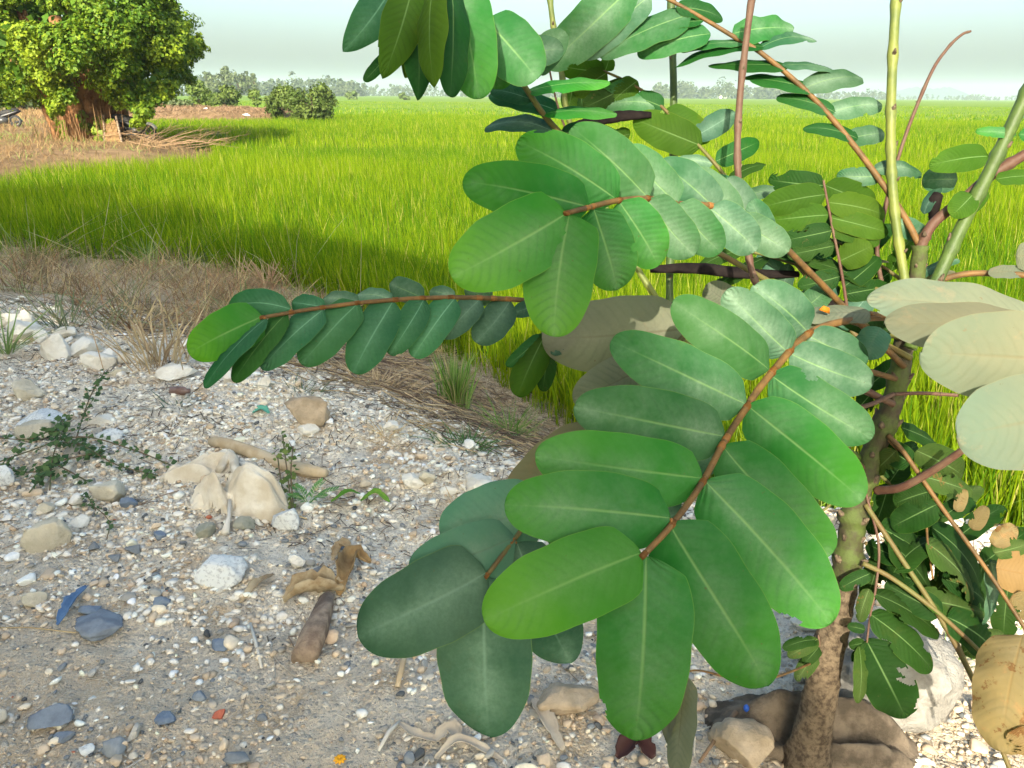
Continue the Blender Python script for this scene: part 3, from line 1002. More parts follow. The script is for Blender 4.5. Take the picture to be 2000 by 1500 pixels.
def motorbike(base, ang, label, body_c, shield_c, mirror_c=None):
    o = empty('motorbike', base, label, 'motorbike', 'motorbikes parked on the mound')
    R = Matrix.Rotation(ang, 3, 'Z') @ Matrix.Rotation(.12, 3, 'X')
    T_ = lambda p: base + R @ (Vector(p) * .82)
    bm_, sm_ = simple('motorbike body', body_c, None, rough=.4, spec=.5), simple('motorbike shield', shield_c, None, rough=.4, spec=.5)
    rub = simple('tyre rubber', (.03, .03, .03)); met = simple('bike metal', (.05, .05, .05), None, rough=.35, spec=.6)
    for cx in (-.62, .62):
        ring = [T_((cx + .25 * math.cos(a), 0, .29 + .25 * math.sin(a))) for a in np.linspace(0, 2 * math.pi, 21)]
        wh = MB().tube(ring, .045, 8).build('wheel', rub, o)
        mb = MB().tube([T_((cx + .2 * math.cos(a), 0, .29 + .2 * math.sin(a))) for a in np.linspace(0, 2 * math.pi, 21)], .018, 6)
        for k in range(6):
            a = k * math.pi / 3
            mb.tube([T_((cx, 0, .29)), T_((cx + .2 * math.cos(a), 0, .29 + .2 * math.sin(a)))], .01, 4)
        mb.build('rim', met, wh)
    # body: lofted seat and tail
    prof = [(-.95, .80, .05, .05), (-.75, .74, .11, .09), (-.4, .62, .14, .14), (-.05, .52, .13, .15), (.15, .38, .10, .12)]
    v = []; f = []
    for i, (x, z, hw, hh) in enumerate(prof):
        for k in range(10):
            a = k * .6283; v.append(T_((x, math.cos(a) * hw, z + math.sin(a) * hh)))
    for i in range(len(prof) - 1):
        for k in range(10):
            f.append((i * 10 + k, i * 10 + (k + 1) % 10, i * 10 + 10 + (k + 1) % 10, i * 10 + 10 + k))
    f += [tuple(range(9, -1, -1)), tuple(range(40, 50))]
    MB().add(v, f).build('body', bm_, o)
    MB().tube([T_((-.85, 0, .86)), T_((-.5, 0, .82)), T_((-.1, 0, .72)), T_((.08, 0, .66))], [.06, .12, .12, .06], 10, flat=.5).build('seat', rub, o)
    MB().box(T_((.0, 0, .32)), .42, .2, .24, rot=R).tube([T_((.1, -.12, .2)), T_((-.5, -.13, .2)), T_((-.9, -.14, .32))], [.03, .03, .05], 8).build('engine', met, o)
    v = [T_(p) for p in ((.32, -.2, .30), (.40, -.24, .62), (.36, -.12, .88), (.36, .12, .88), (.40, .24, .62), (.32, .2, .30), (.24, -.18, .30), (.33, -.2, .62), (.3, -.1, .88), (.3, .1, .88), (.33, .2, .62), (.24, .18, .30))]
    MB().add(v, [(0, 1, 4, 5), (1, 2, 3, 4), (11, 10, 7, 6), (10, 9, 8, 7), (0, 6, 7, 1), (1, 7, 8, 2), (3, 9, 10, 4), (4, 10, 11, 5), (2, 8, 9, 3), (0, 5, 11, 6)]).build('leg_shield', sm_, o)
    MB().tube([T_((.62, -.07, .29)), T_((.46, -.06, .72)), T_((.40, 0, .95))], .025, 6).tube([T_((.62, .07, .29)), T_((.46, .06, .72)), T_((.40, 0, .95))], .025, 6).build('fork', met, o)
    MB().tube([T_((.28, -.34, 1.02)), T_((.36, -.12, .98)), T_((.36, .12, .98)), T_((.28, .34, 1.02))], .016, 6).build('handlebar', rub, o)
    MB().tube([T_((.3, 0, .96)), T_((.42, 0, .97)), T_((.52, 0, .95)), T_((.55, 0, .94))], [.10, .14, .12, .06], 10).build('headlight', bm_, o)
    MB().tube([T_((.36 + .27 * math.cos(a), 0, .29 + .27 * math.sin(a))) + R @ Vector((.26, 0, .03)) for a in np.linspace(.3, 2.6, 9)], [.05] * 9, 6).build('mudguard', sm_, o)
    for sgn in (-1, 1):
        MB().tube([T_((.3, sgn * .25, 1.0)), T_((.28, sgn * .3, 1.16))], .008, 5).tube([T_((.28, sgn * .3 - .07, 1.19)), T_((.28, sgn * .3 + .07, 1.19))], .05, 8, flat=.5).build('mirror', simple('bike mirror', mirror_c or (.05, .05, .05)), o)
    return o


motorbike(MH(268, 273), -.25, 'motorbike with white leg shield and green mirrors behind cut branches', (.006, .006, .007), (.50, .51, .51), (.02, .30, .14))
motorbike(MH(6, 248), math.pi + .25, 'black motorbike cut by the left picture edge on the mound', (.006, .006, .007), (.01, .01, .012))
for px, py, sc_, lb in [(345 + 136, 225.5, 1.0, 'white plastic bag lying at the foot of the brown bank'), (402, 212, .6, 'small white scrap on top of the brown bank')]:
    p = P(px, py, 51 if py > 220 else 57)
    p.z = max(p.z, FIELD + .1)
    v, f = lumpy(3, int(px), .5, 1.4)
    o = obj('plastic_bag', v * np.array([.24, .16, .11]) * sc_ + np.array(p), f, simple('white plastic', (.75, .75, .72), None, rough=.5))
    tag(o, lb, 'plastic bag')

# ================================================================== LOOSE GROUND COVER
def in_region(n, x0, x1, y0, y1):
    return RNG.uniform(x0, x1, n), RNG.uniform(y0, y1, n)


def pick(pal, n, wts, var=.12):
    pal = np.array(pal); k = RNG.choice(len(pal), n, p=np.array(wts) / sum(wts))
    return np.clip(pal[k] * (1 + RNG.normal(0, var, (n, 1))), .01, .8)


PAL = [(.80, .75, .66), (.56, .44, .31), (.36, .335, .285), (.21, .222, .225), (.10, .105, .105), (.48, .36, .25), (.74, .63, .47), (.46, .16, .09)]


def gravel(n, smin, smax, pw, x0, x1, y0, y1, sub, wts, maskf, amp=.22, cuts=0, sink=.25, flat=.62):
    x, y = in_region(n, x0, x1, y0, y1)
    ok = maskf(x, y) > RNG.random(n)
    x, y = x[ok], y[ok]; m = len(x)
    s = smin + (smax - smin) * RNG.random(m) ** pw
    sc = np.stack([s * RNG.uniform(.85, 1.35, m), s * RNG.uniform(.7, 1.1, m), s * flat * RNG.uniform(.7, 1.2, m)], 1)
    p = np.stack([x, y, height(x, y) + sc[:, 2] * (1 - 2 * sink * RNG.random(m))], 1)
    return stone_cloud(p, sc, pick(PAL, m, wts), sub, 8, amp, cuts)


near_mask = lambda x, y: np.clip(.9 - 1.1 * smooth((slope_t(x, y) + .42) / .35), 0, 1) * np.clip((fbm(x * 3.1, y * 3.1, 301, 4) - .40) * 5, .10, .85)
rub_mask = lambda x, y: np.clip(smooth((slope_t(x, y) + .65) / .35) * smooth((.34 - slope_t(x, y)) / .3), 0, 1) * np.clip((fbm(x * 3, y * 3, 311, 4) - .36) * 4, .12, .9)
stuff_join('gravel', 'mixed grey white and tan gravel strewn over the bank',
           [gravel(42000, .0018, .006, 1.4, -1.9, 1.3, .55, 2.8, 1, [3, 6, 3.5, 3.5, 2.2, 5, 6, .08], near_mask, .35, 2),
            gravel(12500, .0045, .012, 2.2, -2.2, 1.3, .6, 3.0, 2, [4, 4, 4, 4.5, 2, 2.5, 5, .08], near_mask, .32, 4, .3),
            gravel(650, .011, .022, 2.0, -2.4, 1.3, .9, 3.2, 3, [3, 3, 4, 6, 1.5, 1, 3, .0], near_mask, .34, 7)], M['stone'], 'gravel', False)
comp = lambda x, y: np.clip((fbm(x * 4.2, y * 4.2, 333, 4) - .40) * 6, .10, .85)
WARM = [(.64, .55, .43), (.80, .74, .63), (.55, .44, .31), (.47, .40, .31), (.72, .66, .55)]


def crumbs(n, smin, smax, x0, x1, y0, y1, mask, pal, wts):
    x, y = in_region(n, x0, x1, y0, y1)
    ok = mask(x, y) > RNG.random(n); x, y = x[ok], y[ok]; m = len(x)
    s = smin + (smax - smin) * RNG.random(m) ** 2.2
    sc = np.stack([s * RNG.uniform(.8, 1.6, m), s * RNG.uniform(.6, 1.1, m), s * RNG.uniform(.35, .7, m)], 1)
    p = np.stack([x, y, height(x, y) + sc[:, 2] * RNG.uniform(-.45, .35, m)], 1)
    k = RNG.choice(len(pal), m, p=np.array(wts) / sum(wts))
    return stone_cloud(p, sc, np.clip(np.array(pal)[k] * (1 + RNG.normal(0, .10, (m, 1))), .02, .85), 1, 8, .45, 3, .35)


stuff_join('crumbled_earth', 'compacted crumbs of pale chalky earth covering the bank',
           [crumbs(70000, .003, .010, -2.0, 1.4, .55, 2.6, lambda x, y: comp(x, y) * .30, WARM, [3, .8, 4, 4, 1.5]),
            crumbs(90000, .003, .015, -3.8, 2.0, 1.4, 5.0, lambda x, y: comp(x, y) * np.clip(smooth((slope_t(x, y) + .7) / .3) * smooth((.45 - slope_t(x, y)) / .3), 0, 1), WARM, [1.5, 9, .6, .5, 6])], M['stone'], 'earth crumbs', False)
stuff_join('rubble', 'crumbled white chalky rubble along the slope',
           [gravel(60000, .003, .012, 1.6, -3.6, 1.9, 1.2, 5.2, 1, [9, 4, 1, .6, .5, 1.2, 4, .0], rub_mask, .4, 3),
            gravel(4200, .007, .026, 2.6, -4.2, 2.0, 1.3, 5.6, 2, [7, 5, .4, .15, .0, .6, 7, .0], rub_mask, .4, 7, .55),
            gravel(200, .025, .05, 1.8, -4.6, 2.1, 1.5, 5.4, 3, [9, 2, .4, .0, .0, .3, 3, .0], rub_mask, .36, 9, .45)], M['stone'], 'rubble', False)


def sticks(n, x0, x1, y0, y1, lmin, lmax, rmin, rmax, maskf, pal, lift=.006, bend=.3):
    x, y = in_region(n, x0, x1, y0, y1)
    ok = maskf(x, y) > RNG.random(n); x, y = x[ok], y[ok]; m = len(x)
    L = RNG.uniform(lmin, lmax, m); a = RNG.uniform(0, 6.283, m); r = RNG.uniform(rmin, rmax, m)
    V = np.empty((m, 9, 3)); b = RNG.normal(0, bend, m)
    for k, t in enumerate((-.5, 0, .5)):
        cx = x + np.cos(a) * L * t + (-np.sin(a)) * b * L * (.25 - t * t); cy = y + np.sin(a) * L * t + np.cos(a) * b * L * (.25 - t * t)
        cz = height(cx, cy) + lift * RNG.uniform(.3, 1.6, m)
        for j in range(3):
            an = j * 2.094
            V[:, k * 3 + j] = np.stack([cx + -np.sin(a) * np.cos(an) * r, cy + np.cos(a) * np.cos(an) * r, cz + np.sin(an) * r], 1)
    tri = []
    for k in range(2):
        for j in range(3):
            p, q = k * 3 + j, k * 3 + (j + 1) % 3
            tri += [[p, q, q + 3], [p, q + 3, p + 3]]
    f = (np.arange(m)[:, None, None] * 9 + np.array(tri)).reshape(-1, 3)
    c = np.repeat(pick(pal, m, [1] * len(pal)), 9, 0)
    return V.reshape(-1, 3), f, c


deb = lambda x, y: np.clip(smooth((slope_t(x, y) + .35) / .4) * (fbm(x * 2.6, y * 2.6, 401, 3) - .36) * 5, .03, 1)
band = lambda x, y: np.clip(smooth((slope_t(x, y) - .05) / .25) * smooth((1.0 - slope_t(x, y)) / .15), 0, 1) * smooth((x + 2.6) / .8)
nearst = lambda x, y: np.full(np.shape(x), .5)
stuff_join('twig_litter', 'dark twigs and broken straw scattered on the slope',
           [sticks(26000, -3.6, 1.8, 1.3, 6.0, .012, .07, .0006, .0016, deb, [(.10, .075, .05), (.17, .12, .08), (.06, .045, .035)]),
            sticks(6500, -2.6, 1.4, 1.9, 6.6, .05, .30, .0015, .0035, band, [(.46, .35, .20), (.36, .27, .15), (.20, .15, .10), (.15, .10, .07)], .02),
            sticks(420, -1.9, 1.2, .75, 2.4, .02, .13, .0007, .0019, nearst, [(.66, .58, .45), (.55, .5, .42), (.30, .22, .15)], .005, .9)], M['stone'], 'twigs')

# dry and half dry grass on the terrace between rubble and rice
def grass_patch(n, x0, x1, y0, y1, maskf, hmin, hmax, wd, pal, lean=.10, curl=.08, wts=None):
    x, y = in_region(n, x0, x1, y0, y1)
    k = max(n // 14, 1)
    tx, ty = in_region(k, x0, x1, y0, y1); own = RNG.integers(0, k, n)
    cl_ = RNG.random(n) < .7
    x = np.where(cl_, tx[own] + RNG.normal(0, .04, n), x); y = np.where(cl_, ty[own] + RNG.normal(0, .04, n), y)
    ok = maskf(x, y) > RNG.random(n); x, y = x[ok], y[ok]; own = own[ok]; m = len(x)
    h = RNG.uniform(hmin, hmax, m) * (.25 + 2.6 * fbm(x * 1.9, y * 1.9, 501, 3) ** 2)
    az = RNG.uniform(0, 6.283, m)
    v, f = blades(np.stack([x, y, height(x, y)], 1), h, wd * RNG.uniform(.6, 1.4, m), az, np.abs(RNG.normal(lean, lean, m)) * h / .25, RNG.normal(curl, curl, m) * h / .25)
    tc_ = pick(pal, k, wts or [1] * len(pal), .18)
    c_ = np.where((cl_[ok] & (RNG.random(m) < .8))[:, None], tc_[own] * (1 + RNG.normal(0, .1, (m, 1))), pick(pal, m, wts or [1] * len(pal)))
    return v, f, np.repeat(np.clip(c_, .01, .8), 7, 0)


DRY = [(.40, .27, .14), (.26, .165, .085), (.54, .41, .22), (.18, .115, .065), (.32, .18, .095), (.44, .35, .17), (.22, .20, .10)]
terr = lambda x, y: np.clip(smooth((slope_t(x, y) - .04 - .10 * fbm(x * 2, y, 5, 2)) / .3) * smooth((1.06 - slope_t(x, y)) / .08), 0, 1) * np.clip((fbm(x * 1.5, y * 1.5, 511, 4) - .36) * 6, .06, 1) * smooth((-.7 - x) / 1.4)
rim = lambda x, y: np.clip(smooth((slope_t(x, y) - .80) / .12) * smooth((1.10 - slope_t(x, y)) / .08), 0, 1) * np.clip((fbm(x * 1.6, y * 1.6, 521, 3) - .30) * 4, .1, 1)
rim_l = lambda x, y: rim(x, y) * smooth((-1.0 - x) / 1.2)
rim_r = lambda x, y: rim(x, y) * smooth((x - .9) / .5)
stuff_join('terrace_grass', 'wispy brown dry grass on the terrace beside the rice',
           [grass_patch(30000, -9, -.4, 3.6, 10.5, terr, .05, .30, .0055, DRY, .16, .13),
            grass_patch(2600, -9, -.4, 5, 10.5, rim_l, .25, .62, .007, [(.40, .36, .17), (.30, .33, .12), (.48, .40, .22), (.22, .28, .09)], .12, .14),
            grass_patch(4000, -9, -.5, 3.8, 10.5, lambda x, y: terr(x, y) * (fbm(x * 1.3, y * 1.3, 555, 3) > .56), .12, .4, .007, [(.20, .24, .09), (.27, .30, .14), (.14, .18, .07)], .2, .2),
            grass_patch(2500, .8, 3.2, 1.6, 3.4, rim_r, .18, .5, .003, [(.22, .36, .05), (.36, .42, .12), (.14, .26, .03)], .14, .14)], M['drygrass'], 'dry grass')


def tuft(name, px, py, n, h, wd, spread, pal, label, cat, lean=.12, curl=.1, group=None, mat='green_grass', up=.0):
    b = G(px, py)
    a = RNG.uniform(0, 6.283, n); rr = np.abs(RNG.normal(0, spread, n))
    B = np.stack([b.x + np.cos(a) * rr, b.y + np.sin(a) * rr, np.zeros(n)], 1); B[:, 2] = height(B[:, 0], B[:, 1]) - .005
    hh = h * RNG.uniform(.45, 1.05, n)
    v, f = blades(B, hh, wd * RNG.uniform(.6, 1.3, n), a + RNG.normal(0, .5, n), np.abs(RNG.normal(lean, lean * .6, n)) * hh / h, np.abs(RNG.normal(curl, curl * .7, n)) * hh / h)
    o = obj(name, v, f, M[mat], origin=b, col=np.repeat(pick(pal, n, [1] * len(pal)), 7, 0))
    return tag(o, label, cat, group)


GR = [(.10, .22, .03), (.16, .30, .05), (.22, .34, .08)]
tuft('grass_tuft', 890, 792, 260, .34, .005, .035, GR + [(.40, .36, .16)], 'upright green grass tuft standing alone on the bare earth by the rice', 'grass tuft', .06, .05)
tuft('grass_tuft', 995, 845, 110, .20, .004, .05, GR + [(.36, .34, .16)], 'thin sprawling green grass tuft at the rice edge right of the upright one', 'grass tuft', .13, .1)
tuft('grass_tuft', 905, 868, 130, .07, .004, .06, [(.07, .17, .04), (.1, .2, .05)], 'flat dark green grass patch on the earth below the upright tuft', 'grass tuft', .07, .05)
tuft('dry_grass_clump', 315, 708, 90, .29, .007, .09, [(.55, .43, .26), (.46, .35, .20), (.38, .27, .16)], 'tall pale dry grass clump right behind the white rocks', 'dry grass', .10, .10, mat='drygrass')
tuft('dry_grass_clump', 250, 640, 90, .22, .008, .16, DRY, 'brown dry grass clump left of the tall pale one', 'dry grass', .14, .1, mat='drygrass')
tuft('dry_grass_clump', 520, 560, 130, .34, .009, .16, [(.46, .31, .19), (.40, .26, .16), (.5, .38, .22)], 'reddish brown dry grass clump at the corner of the rice behind the long leaf frond', 'dry grass', .16, .12, mat='drygrass')
tuft('dry_grass_clump', 740, 752, 160, .10, .004, .12, [(.50, .38, .22), (.42, .30, .17)], 'flattened heap of pale straw under the long leaf frond', 'straw', .12, .05, mat='drygrass')
tuft('dry_grass_clump', 850, 690, 140, .10, .005, .12, [(.56, .43, .2), (.44, .33, .15)], 'yellowish straw heap between the frond and the rice edge', 'straw', .12, .05, mat='drygrass')
tuft('straw_knot', 752, 852, 90, .05, .003, .03, [(.58, .44, .24), (.50, .36, .18)], 'small knot of golden straw on the white slope', 'straw', .07, .03, mat='drygrass')
tuft('straw_knot', 895, 1010, 90, .05, .003, .04, [(.56, .42, .25), (.46, .35, .2)], 'pale straw knot beside the grey leaf behind the stones', 'straw', .07, .03, mat='drygrass')
tuft('grass_tuft', 12, 690, 45, .22, .006, .02, [(.2, .3, .09), (.3, .35, .14)], 'grass tuft at the left picture edge above the white rocks', 'grass tuft', .14, .12)
tuft('weed_tuft', 130, 640, 70, .22, .008, .16, [(.16, .2, .1), (.24, .24, .13)], 'grey green weed tuft behind the white rocks at left', 'weeds', .12, .1)
tuft('weed_tuft', 590, 765, 60, .05, .004, .05, [(.10, .15, .08), (.16, .2, .1)], 'low grey green weed under the hanging leaflets', 'weeds', .06, .04)
tuft('weed_tuft', 340, 795, 40, .03, .004, .03, [(.08, .13, .08), (.13, .17, .1)], 'tiny grey green weed beside the brown can', 'weeds', .05, .03)
tuft('grass_tuft', 1880, 1280, 60, .10, .003, .06, GR, 'sparse grass sprouting from the sunlit rubble right of the trunk', 'grass tuft', .05, .05)
tuft('flowering_weed', 285, 520, 50, .40, .004, .08, [(.2, .3, .1), (.28, .36, .16)], 'small weed with white flower heads before the rice', 'weeds', .1, .1)

# ================================================================== ROCKS AND OBJECTS ON THE GROUND
def rock(px, py, wpx, hpx, mat, label, seed, name='rock', amp=.22, cuts=7, group=None, dpt=.8, sub=3, yaw=None, sink=.28, dark=None):
    b = G(px, py)
    d = (b - CAM).dot(_f)
    w_ = wpx / F * d / 2 * 1.12
    h_ = hpx / F * d / 2 * 1.12
    sub = 4
    v, f = lumpy(sub, seed, amp, 1.3, cuts + 4)
    rd = (fbm(v[:, 0] * 5 + seed, v[:, 1] * 5 + v[:, 2] * 4, seed, 3) - .5) * .16 + (fbm(v[:, 0] * 14 + seed, v[:, 1] * 14 - v[:, 2] * 12, seed + 7, 2) - .5) * .13
    v = v * (1 + rd * (1.9 if wpx > 200 else 1))[:, None]
    v = v / np.abs(v).max(0)
    v = v * np.array([w_, w_ * dpt, h_])
    a = random.uniform(-.3, .3) if yaw is None else yaw
    c, s = math.cos(a), math.sin(a)
    v = np.stack([v[:, 0] * c - v[:, 1] * s, v[:, 0] * s + v[:, 1] * c, v[:, 2]], 1)
    v = v + np.array([b.x, b.y + w_ * dpt * .5, b.z + h_ * (1 - 2 * sink)])
    o = obj(name, v, f, M[mat] if isinstance(mat, str) else mat, smooth_=False)
    return tag(o, label, 'rock', group)


CR = 'white rocks along the crest of the bank'
ROCKS = [
    (20, 640, 60, 40, 'chalk', 'white rock at the left edge, first of the row along the crest', CR),
    (55, 640, 30, 42, 'chalk', 'narrow upright white rock second in the crest row', CR),
    (35, 668, 74, 44, 'chalk', 'wide white block below the first crest rocks at left', CR),
    (108, 700, 62, 56, 'chalk', 'square white boulder in the crest row, biggest of the row', CR),
    (76, 668, 30, 28, 'chalk', 'small white rock just left of the square white boulder', CR),
    (155, 700, 56, 42, 'chalk', 'rounded white rock right of the square boulder', CR),
    (192, 722, 66, 40, 'chalk', 'long white slab sloping down right of the rounded crest rock', CR),
    (125, 662, 42, 26, 'chalk', 'dusty white rock behind the square boulder', CR),
    (242, 712, 32, 26, 'chalk', 'small white rock before the tall dry grass clump', CR),
    (282, 710, 38, 28, 'chalk', 'pair-topped white rock at the foot of the tall dry grass clump', CR),
    (340, 738, 76, 24, 'chalk', 'long flat white rock at the right end of the crest row', CR),
    (232, 735, 40, 20, 'beige', 'low beige rock before the crest row', CR),
    (45, 782, 66, 40, 'beige', 'layered beige rock on the slope at the left edge', None),
    (512, 758, 30, 28, 'chalk', 'white rock below the narrow hanging leaflet tip', None),
    (445, 745, 28, 24, 'chalk', 'white rock just under the bright green end leaflet', None),
    (480, 752, 20, 14, 'chalk', 'little white rock between two rocks under the leaflets', None),
    (600, 830, 78, 66, 'clod', 'large tan earth clod on the slope under the frond', None),
    (598, 848, 46, 22, 'chalk', 'pale elongated stone lying against the tan clod', None),
    (930, 962, 70, 34, 'chalk', 'blocky cream rock left of the grey leaves, largest on the lower slope', None),
    (836, 948, 34, 38, 'beige', 'upright cream rock beside the blocky one', None),
    (805, 950, 44, 30, 'chalk', 'white slanting rock left of the upright cream rock', None),
    (878, 968, 38, 20, 'chalk', 'low white rock between the two cream rocks', None),
    (765, 838, 34, 14, 'chalk', 'flat pale stone above the golden straw knot', None),
    (82, 1075, 86, 72, 'beige', 'tan wedge shaped rock on the gravel at left', None),
    (415, 1140, 106, 52, 'granite', 'speckled white rock with straight lower edge on the gravel', None),
    (152, 1030, 36, 24, 'chalk', 'bright white stone right of the wedge rock', None),
    (188, 1245, 104, 34, 'slate', 'flat grey slate beside the blue plastic strip', None),
    (90, 1425, 80, 34, 'slate', 'blue grey slate half buried at lower left', None),
    (172, 1205, 44, 24, 'bluestone', 'dark grey stone behind the flat slate', None),
    (60, 1185, 46, 32, 'beige', 'yellowish stone left of the blue strip', None),
    (122, 1450, 38, 24, 'slate', 'pale grey stone right of the half buried slate', None),
    (665, 1080, 34, 32, 'bluestone', 'blue grey stone above the curled dry leaf', None),
    (250, 992, 30, 24, 'bluestone', 'pale blue stone below the creeper', None),
    (200, 830, 52, 18, 'chalk', 'low white stone above the creeper', None),
    (205, 865, 54, 26, 'granite', 'speckled pale stone among the creeper stems', None),
    (70, 832, 100, 26, 'granite', 'long pale stone above the creeper at left', None),
    (60, 858, 80, 34, 'beige', 'cream stone partly behind the creeper', None),
    (208, 980, 72, 44, 'beige', 'angular tan rock left of the cloth heap', None),
    (475, 1035, 42, 26, 'olivestone', 'round olive stone before the cloth heap', None),
    (555, 1035, 50, 48, 'granite', 'pale rough stone by the right end of the cloth heap', None),
    (400, 1050, 36, 34, 'olivestone', 'greenish wedge stone standing below the cloth heap', None),
    (578, 1108, 34, 30, 'chalk', 'bright white shard left of the curled dry leaf', None),
    (310, 1185, 36, 26, 'bluestone', 'dark lump of stone below the speckled rock', None),
    (425, 1270, 36, 20, 'bluestone', 'blue grey stone at the middle of the gravel', None),
    (385, 1370, 30, 20, 'slate', 'small pale slate near the bottom of the gravel', None),
    (320, 1415, 38, 18, 'bluestone', 'slim blue stone low in the gravel', None),
    (165, 1475, 36, 20, 'granite', 'pale grey stone near the bottom left corner', None),
    (85, 1000, 36, 22, 'beige', 'small tan stone left of the creeper end', None),
    (10, 950, 30, 48, 'granite', 'pale stone cut by the left picture edge', None),
    (310, 1055, 24, 20, 'bluestone', 'small slate coloured stone right of the wedge rock', None),
    (1110, 1400, 120, 60, 'clod', 'tan earth clod at the bottom under the bluish leaf', None),
    (1455, 1492, 120, 80, 'clod', 'cracked tan clod of earth left of the trunk foot', None),
    (1720, 1400, 300, 230, simple('dusty sunlit boulder', (.36, .345, .31), (.22, .205, .18), 14, .95, .1, 70, .02), 'big white sunlit boulder behind the trunk foot', None),
    (1640, 1370, 130, 60, 'granite', 'grey white rock behind the trunk left of the big boulder', None),
    (1575, 1230, 50, 40, 'chalk', 'white stone left of the trunk beside the small dark leaves', None),
    (1850, 1240, 60, 36, 'chalk', 'white sunlit stone on the slope right of the dark hanging leaves', None),
]
for i, (px, py, wp, hp, mt, lb, gp) in enumerate(ROCKS):
    big = wp > 110
    rock(px, py, wp, hp, mt, lb, 900 + i, amp=.2 if mt != 'clod' else .3, cuts=8 if mt in ('chalk', 'slate', 'beige') else 4, group=gp, dpt=.8, sub=4 if wp > 60 else 3, sink=.25)
rock(425, 1404, 24, 20, simple('red brick bit', (.42, .12, .07)), 'small red brick chip in the gravel', 977)


def draped(px, py, wpx, hpx, mat, label, cat, seed, name, ridges, parent=None, rot=0.0, dpt=.6):
    """heap of cloth: a low mound with deep soft folds"""
    b = G(px, py); d = (b - CAM).dot(_f)
    w_, h_ = wpx / F * d / 2, hpx / F * d
    n = 64
    u, v_ = np.meshgrid(np.linspace(-1, 1, n), np.linspace(-1, 1, n))
    r = np.sqrt(u * u + v_ * v_)
    nz = fbm(u * 1.6 + seed, v_ * 1.6, seed, 3)
    big_ = fbm(u * 1.1 + seed * 2.3, v_ * 1.1 + seed, seed + 5, 2)
    fold = .5 + .5 * np.sin((ridges * (.55 * u + .5 * v_) + 3.4 * big_) * math.pi)
    fold = fold + .22 * (fbm(u * 5 + seed, v_ * 5, seed + 2, 3) - .5)
    prof = np.clip(1 - r ** 2.6, 0, 1) ** .55
    z = h_ * prof * (.18 + .80 * fold + .5 * (nz - .35))
    c, s = math.cos(rot), math.sin(rot)
    lx, ly = u * w_, v_ * w_ * dpt
    x = b.x + lx * c - ly * s; y = b.y + w_ * dpt * .6 + lx * s + ly * c
    zz = height(x, y) + z - .012 * (r > .96)
    i = np.arange(n * n).reshape(n, n)
    keep = (r[:-1, :-1] < 1.0).ravel()
    f = np.stack([i[:-1, :-1], i[:-1, 1:], i[1:, 1:], i[1:, :-1]], -1).reshape(-1, 4)[keep]
    o = obj(name, np.stack([x, y, zz], -1).reshape(-1, 3), f, M[mat], parent)
    return tag(o, label, cat) if parent is None else o


draped(465, 1002, 200, 84, 'cloth', 'dirty white sack of cloth lying crumpled among the stones', 'cloth sack', 3, 'cloth_sack', 1.7, rot=-.12, dpt=.42)
draped(385, 940, 150, 46, 'cloth', 'rolled up strip of dusty white cloth behind the crumpled sack', 'cloth', 8, 'cloth_strip', 1.5, rot=.35, dpt=.4)
draped(400, 992, 84, 40, 'cloth', 'small bunched fold of dusty cloth left of the crumpled sack', 'cloth', 15, 'cloth_fold', 1.2, rot=.2, dpt=.6)
draped(1600, 1478, 430, 90, 'sack', 'muddy brown sack cloth bunched round the foot of the trunk', 'sack', 21, 'muddy_sack', .8, rot=-.25, dpt=.45)

def rolls(parent_label, paths, mat, rpx, lift=.0):
    par = [o for o in COL.objects if o.get('label') == parent_label][0]
    for pts in paths:
        q = []
        for px, py, z in pts:
            g_ = G(px, py); q.append((g_.x, g_.y, g_.z + z))
        sp = spline(q, 26)
        d = (Vector(sp[12]) - CAM).dot(_f)
        r = [rpx / F * d * (.35 + .65 * math.sin(math.pi * (i / 25 * .9 + .05)) ** .5) * (1 + .12 * math.sin(i * 1.1 + rpx)) for i in range(26)]
        MB().tube([tuple(p) for p in sp], r, 14, jit=.12, flat=.75).build('fold', M[mat], par)


rolls('dirty white sack of cloth lying crumpled among the stones', [[(378, 992, .005), (385, 978, .015), (415, 975, .02), (432, 990, .012), (425, 1002, .006)], [(452, 1006, .01), (455, 988, .035), (440, 978, .03)], [(478, 1006, .012), (484, 985, .042), (470, 972, .045)], [(505, 1008, .01), (528, 998, .03), (550, 1006, .008)]], 'cloth', 10)
rolls('rolled up strip of dusty white cloth behind the crumpled sack', [[(318, 944, .012), (370, 930, .022), (425, 915, .035), (446, 905, .04)], [(430, 930, .02), (452, 912, .04), (464, 935, .015)]], 'cloth', 14)
a, b = G(415, 872), G(638, 938)
pts = [a.lerp(b, t) + Vector((0, 0, .018 + .008 * math.sin(t * 7))) for t in np.linspace(0, 1, 12)]
tag(MB().tube(pts, [.016, .019, .021, .020, .021, .022, .021, .020, .021, .021, .019, .012], 12, jit=.08).build('wooden_pole', M['wood']), 'pale wooden pole lying on the slope behind the cloth sack', 'pole')


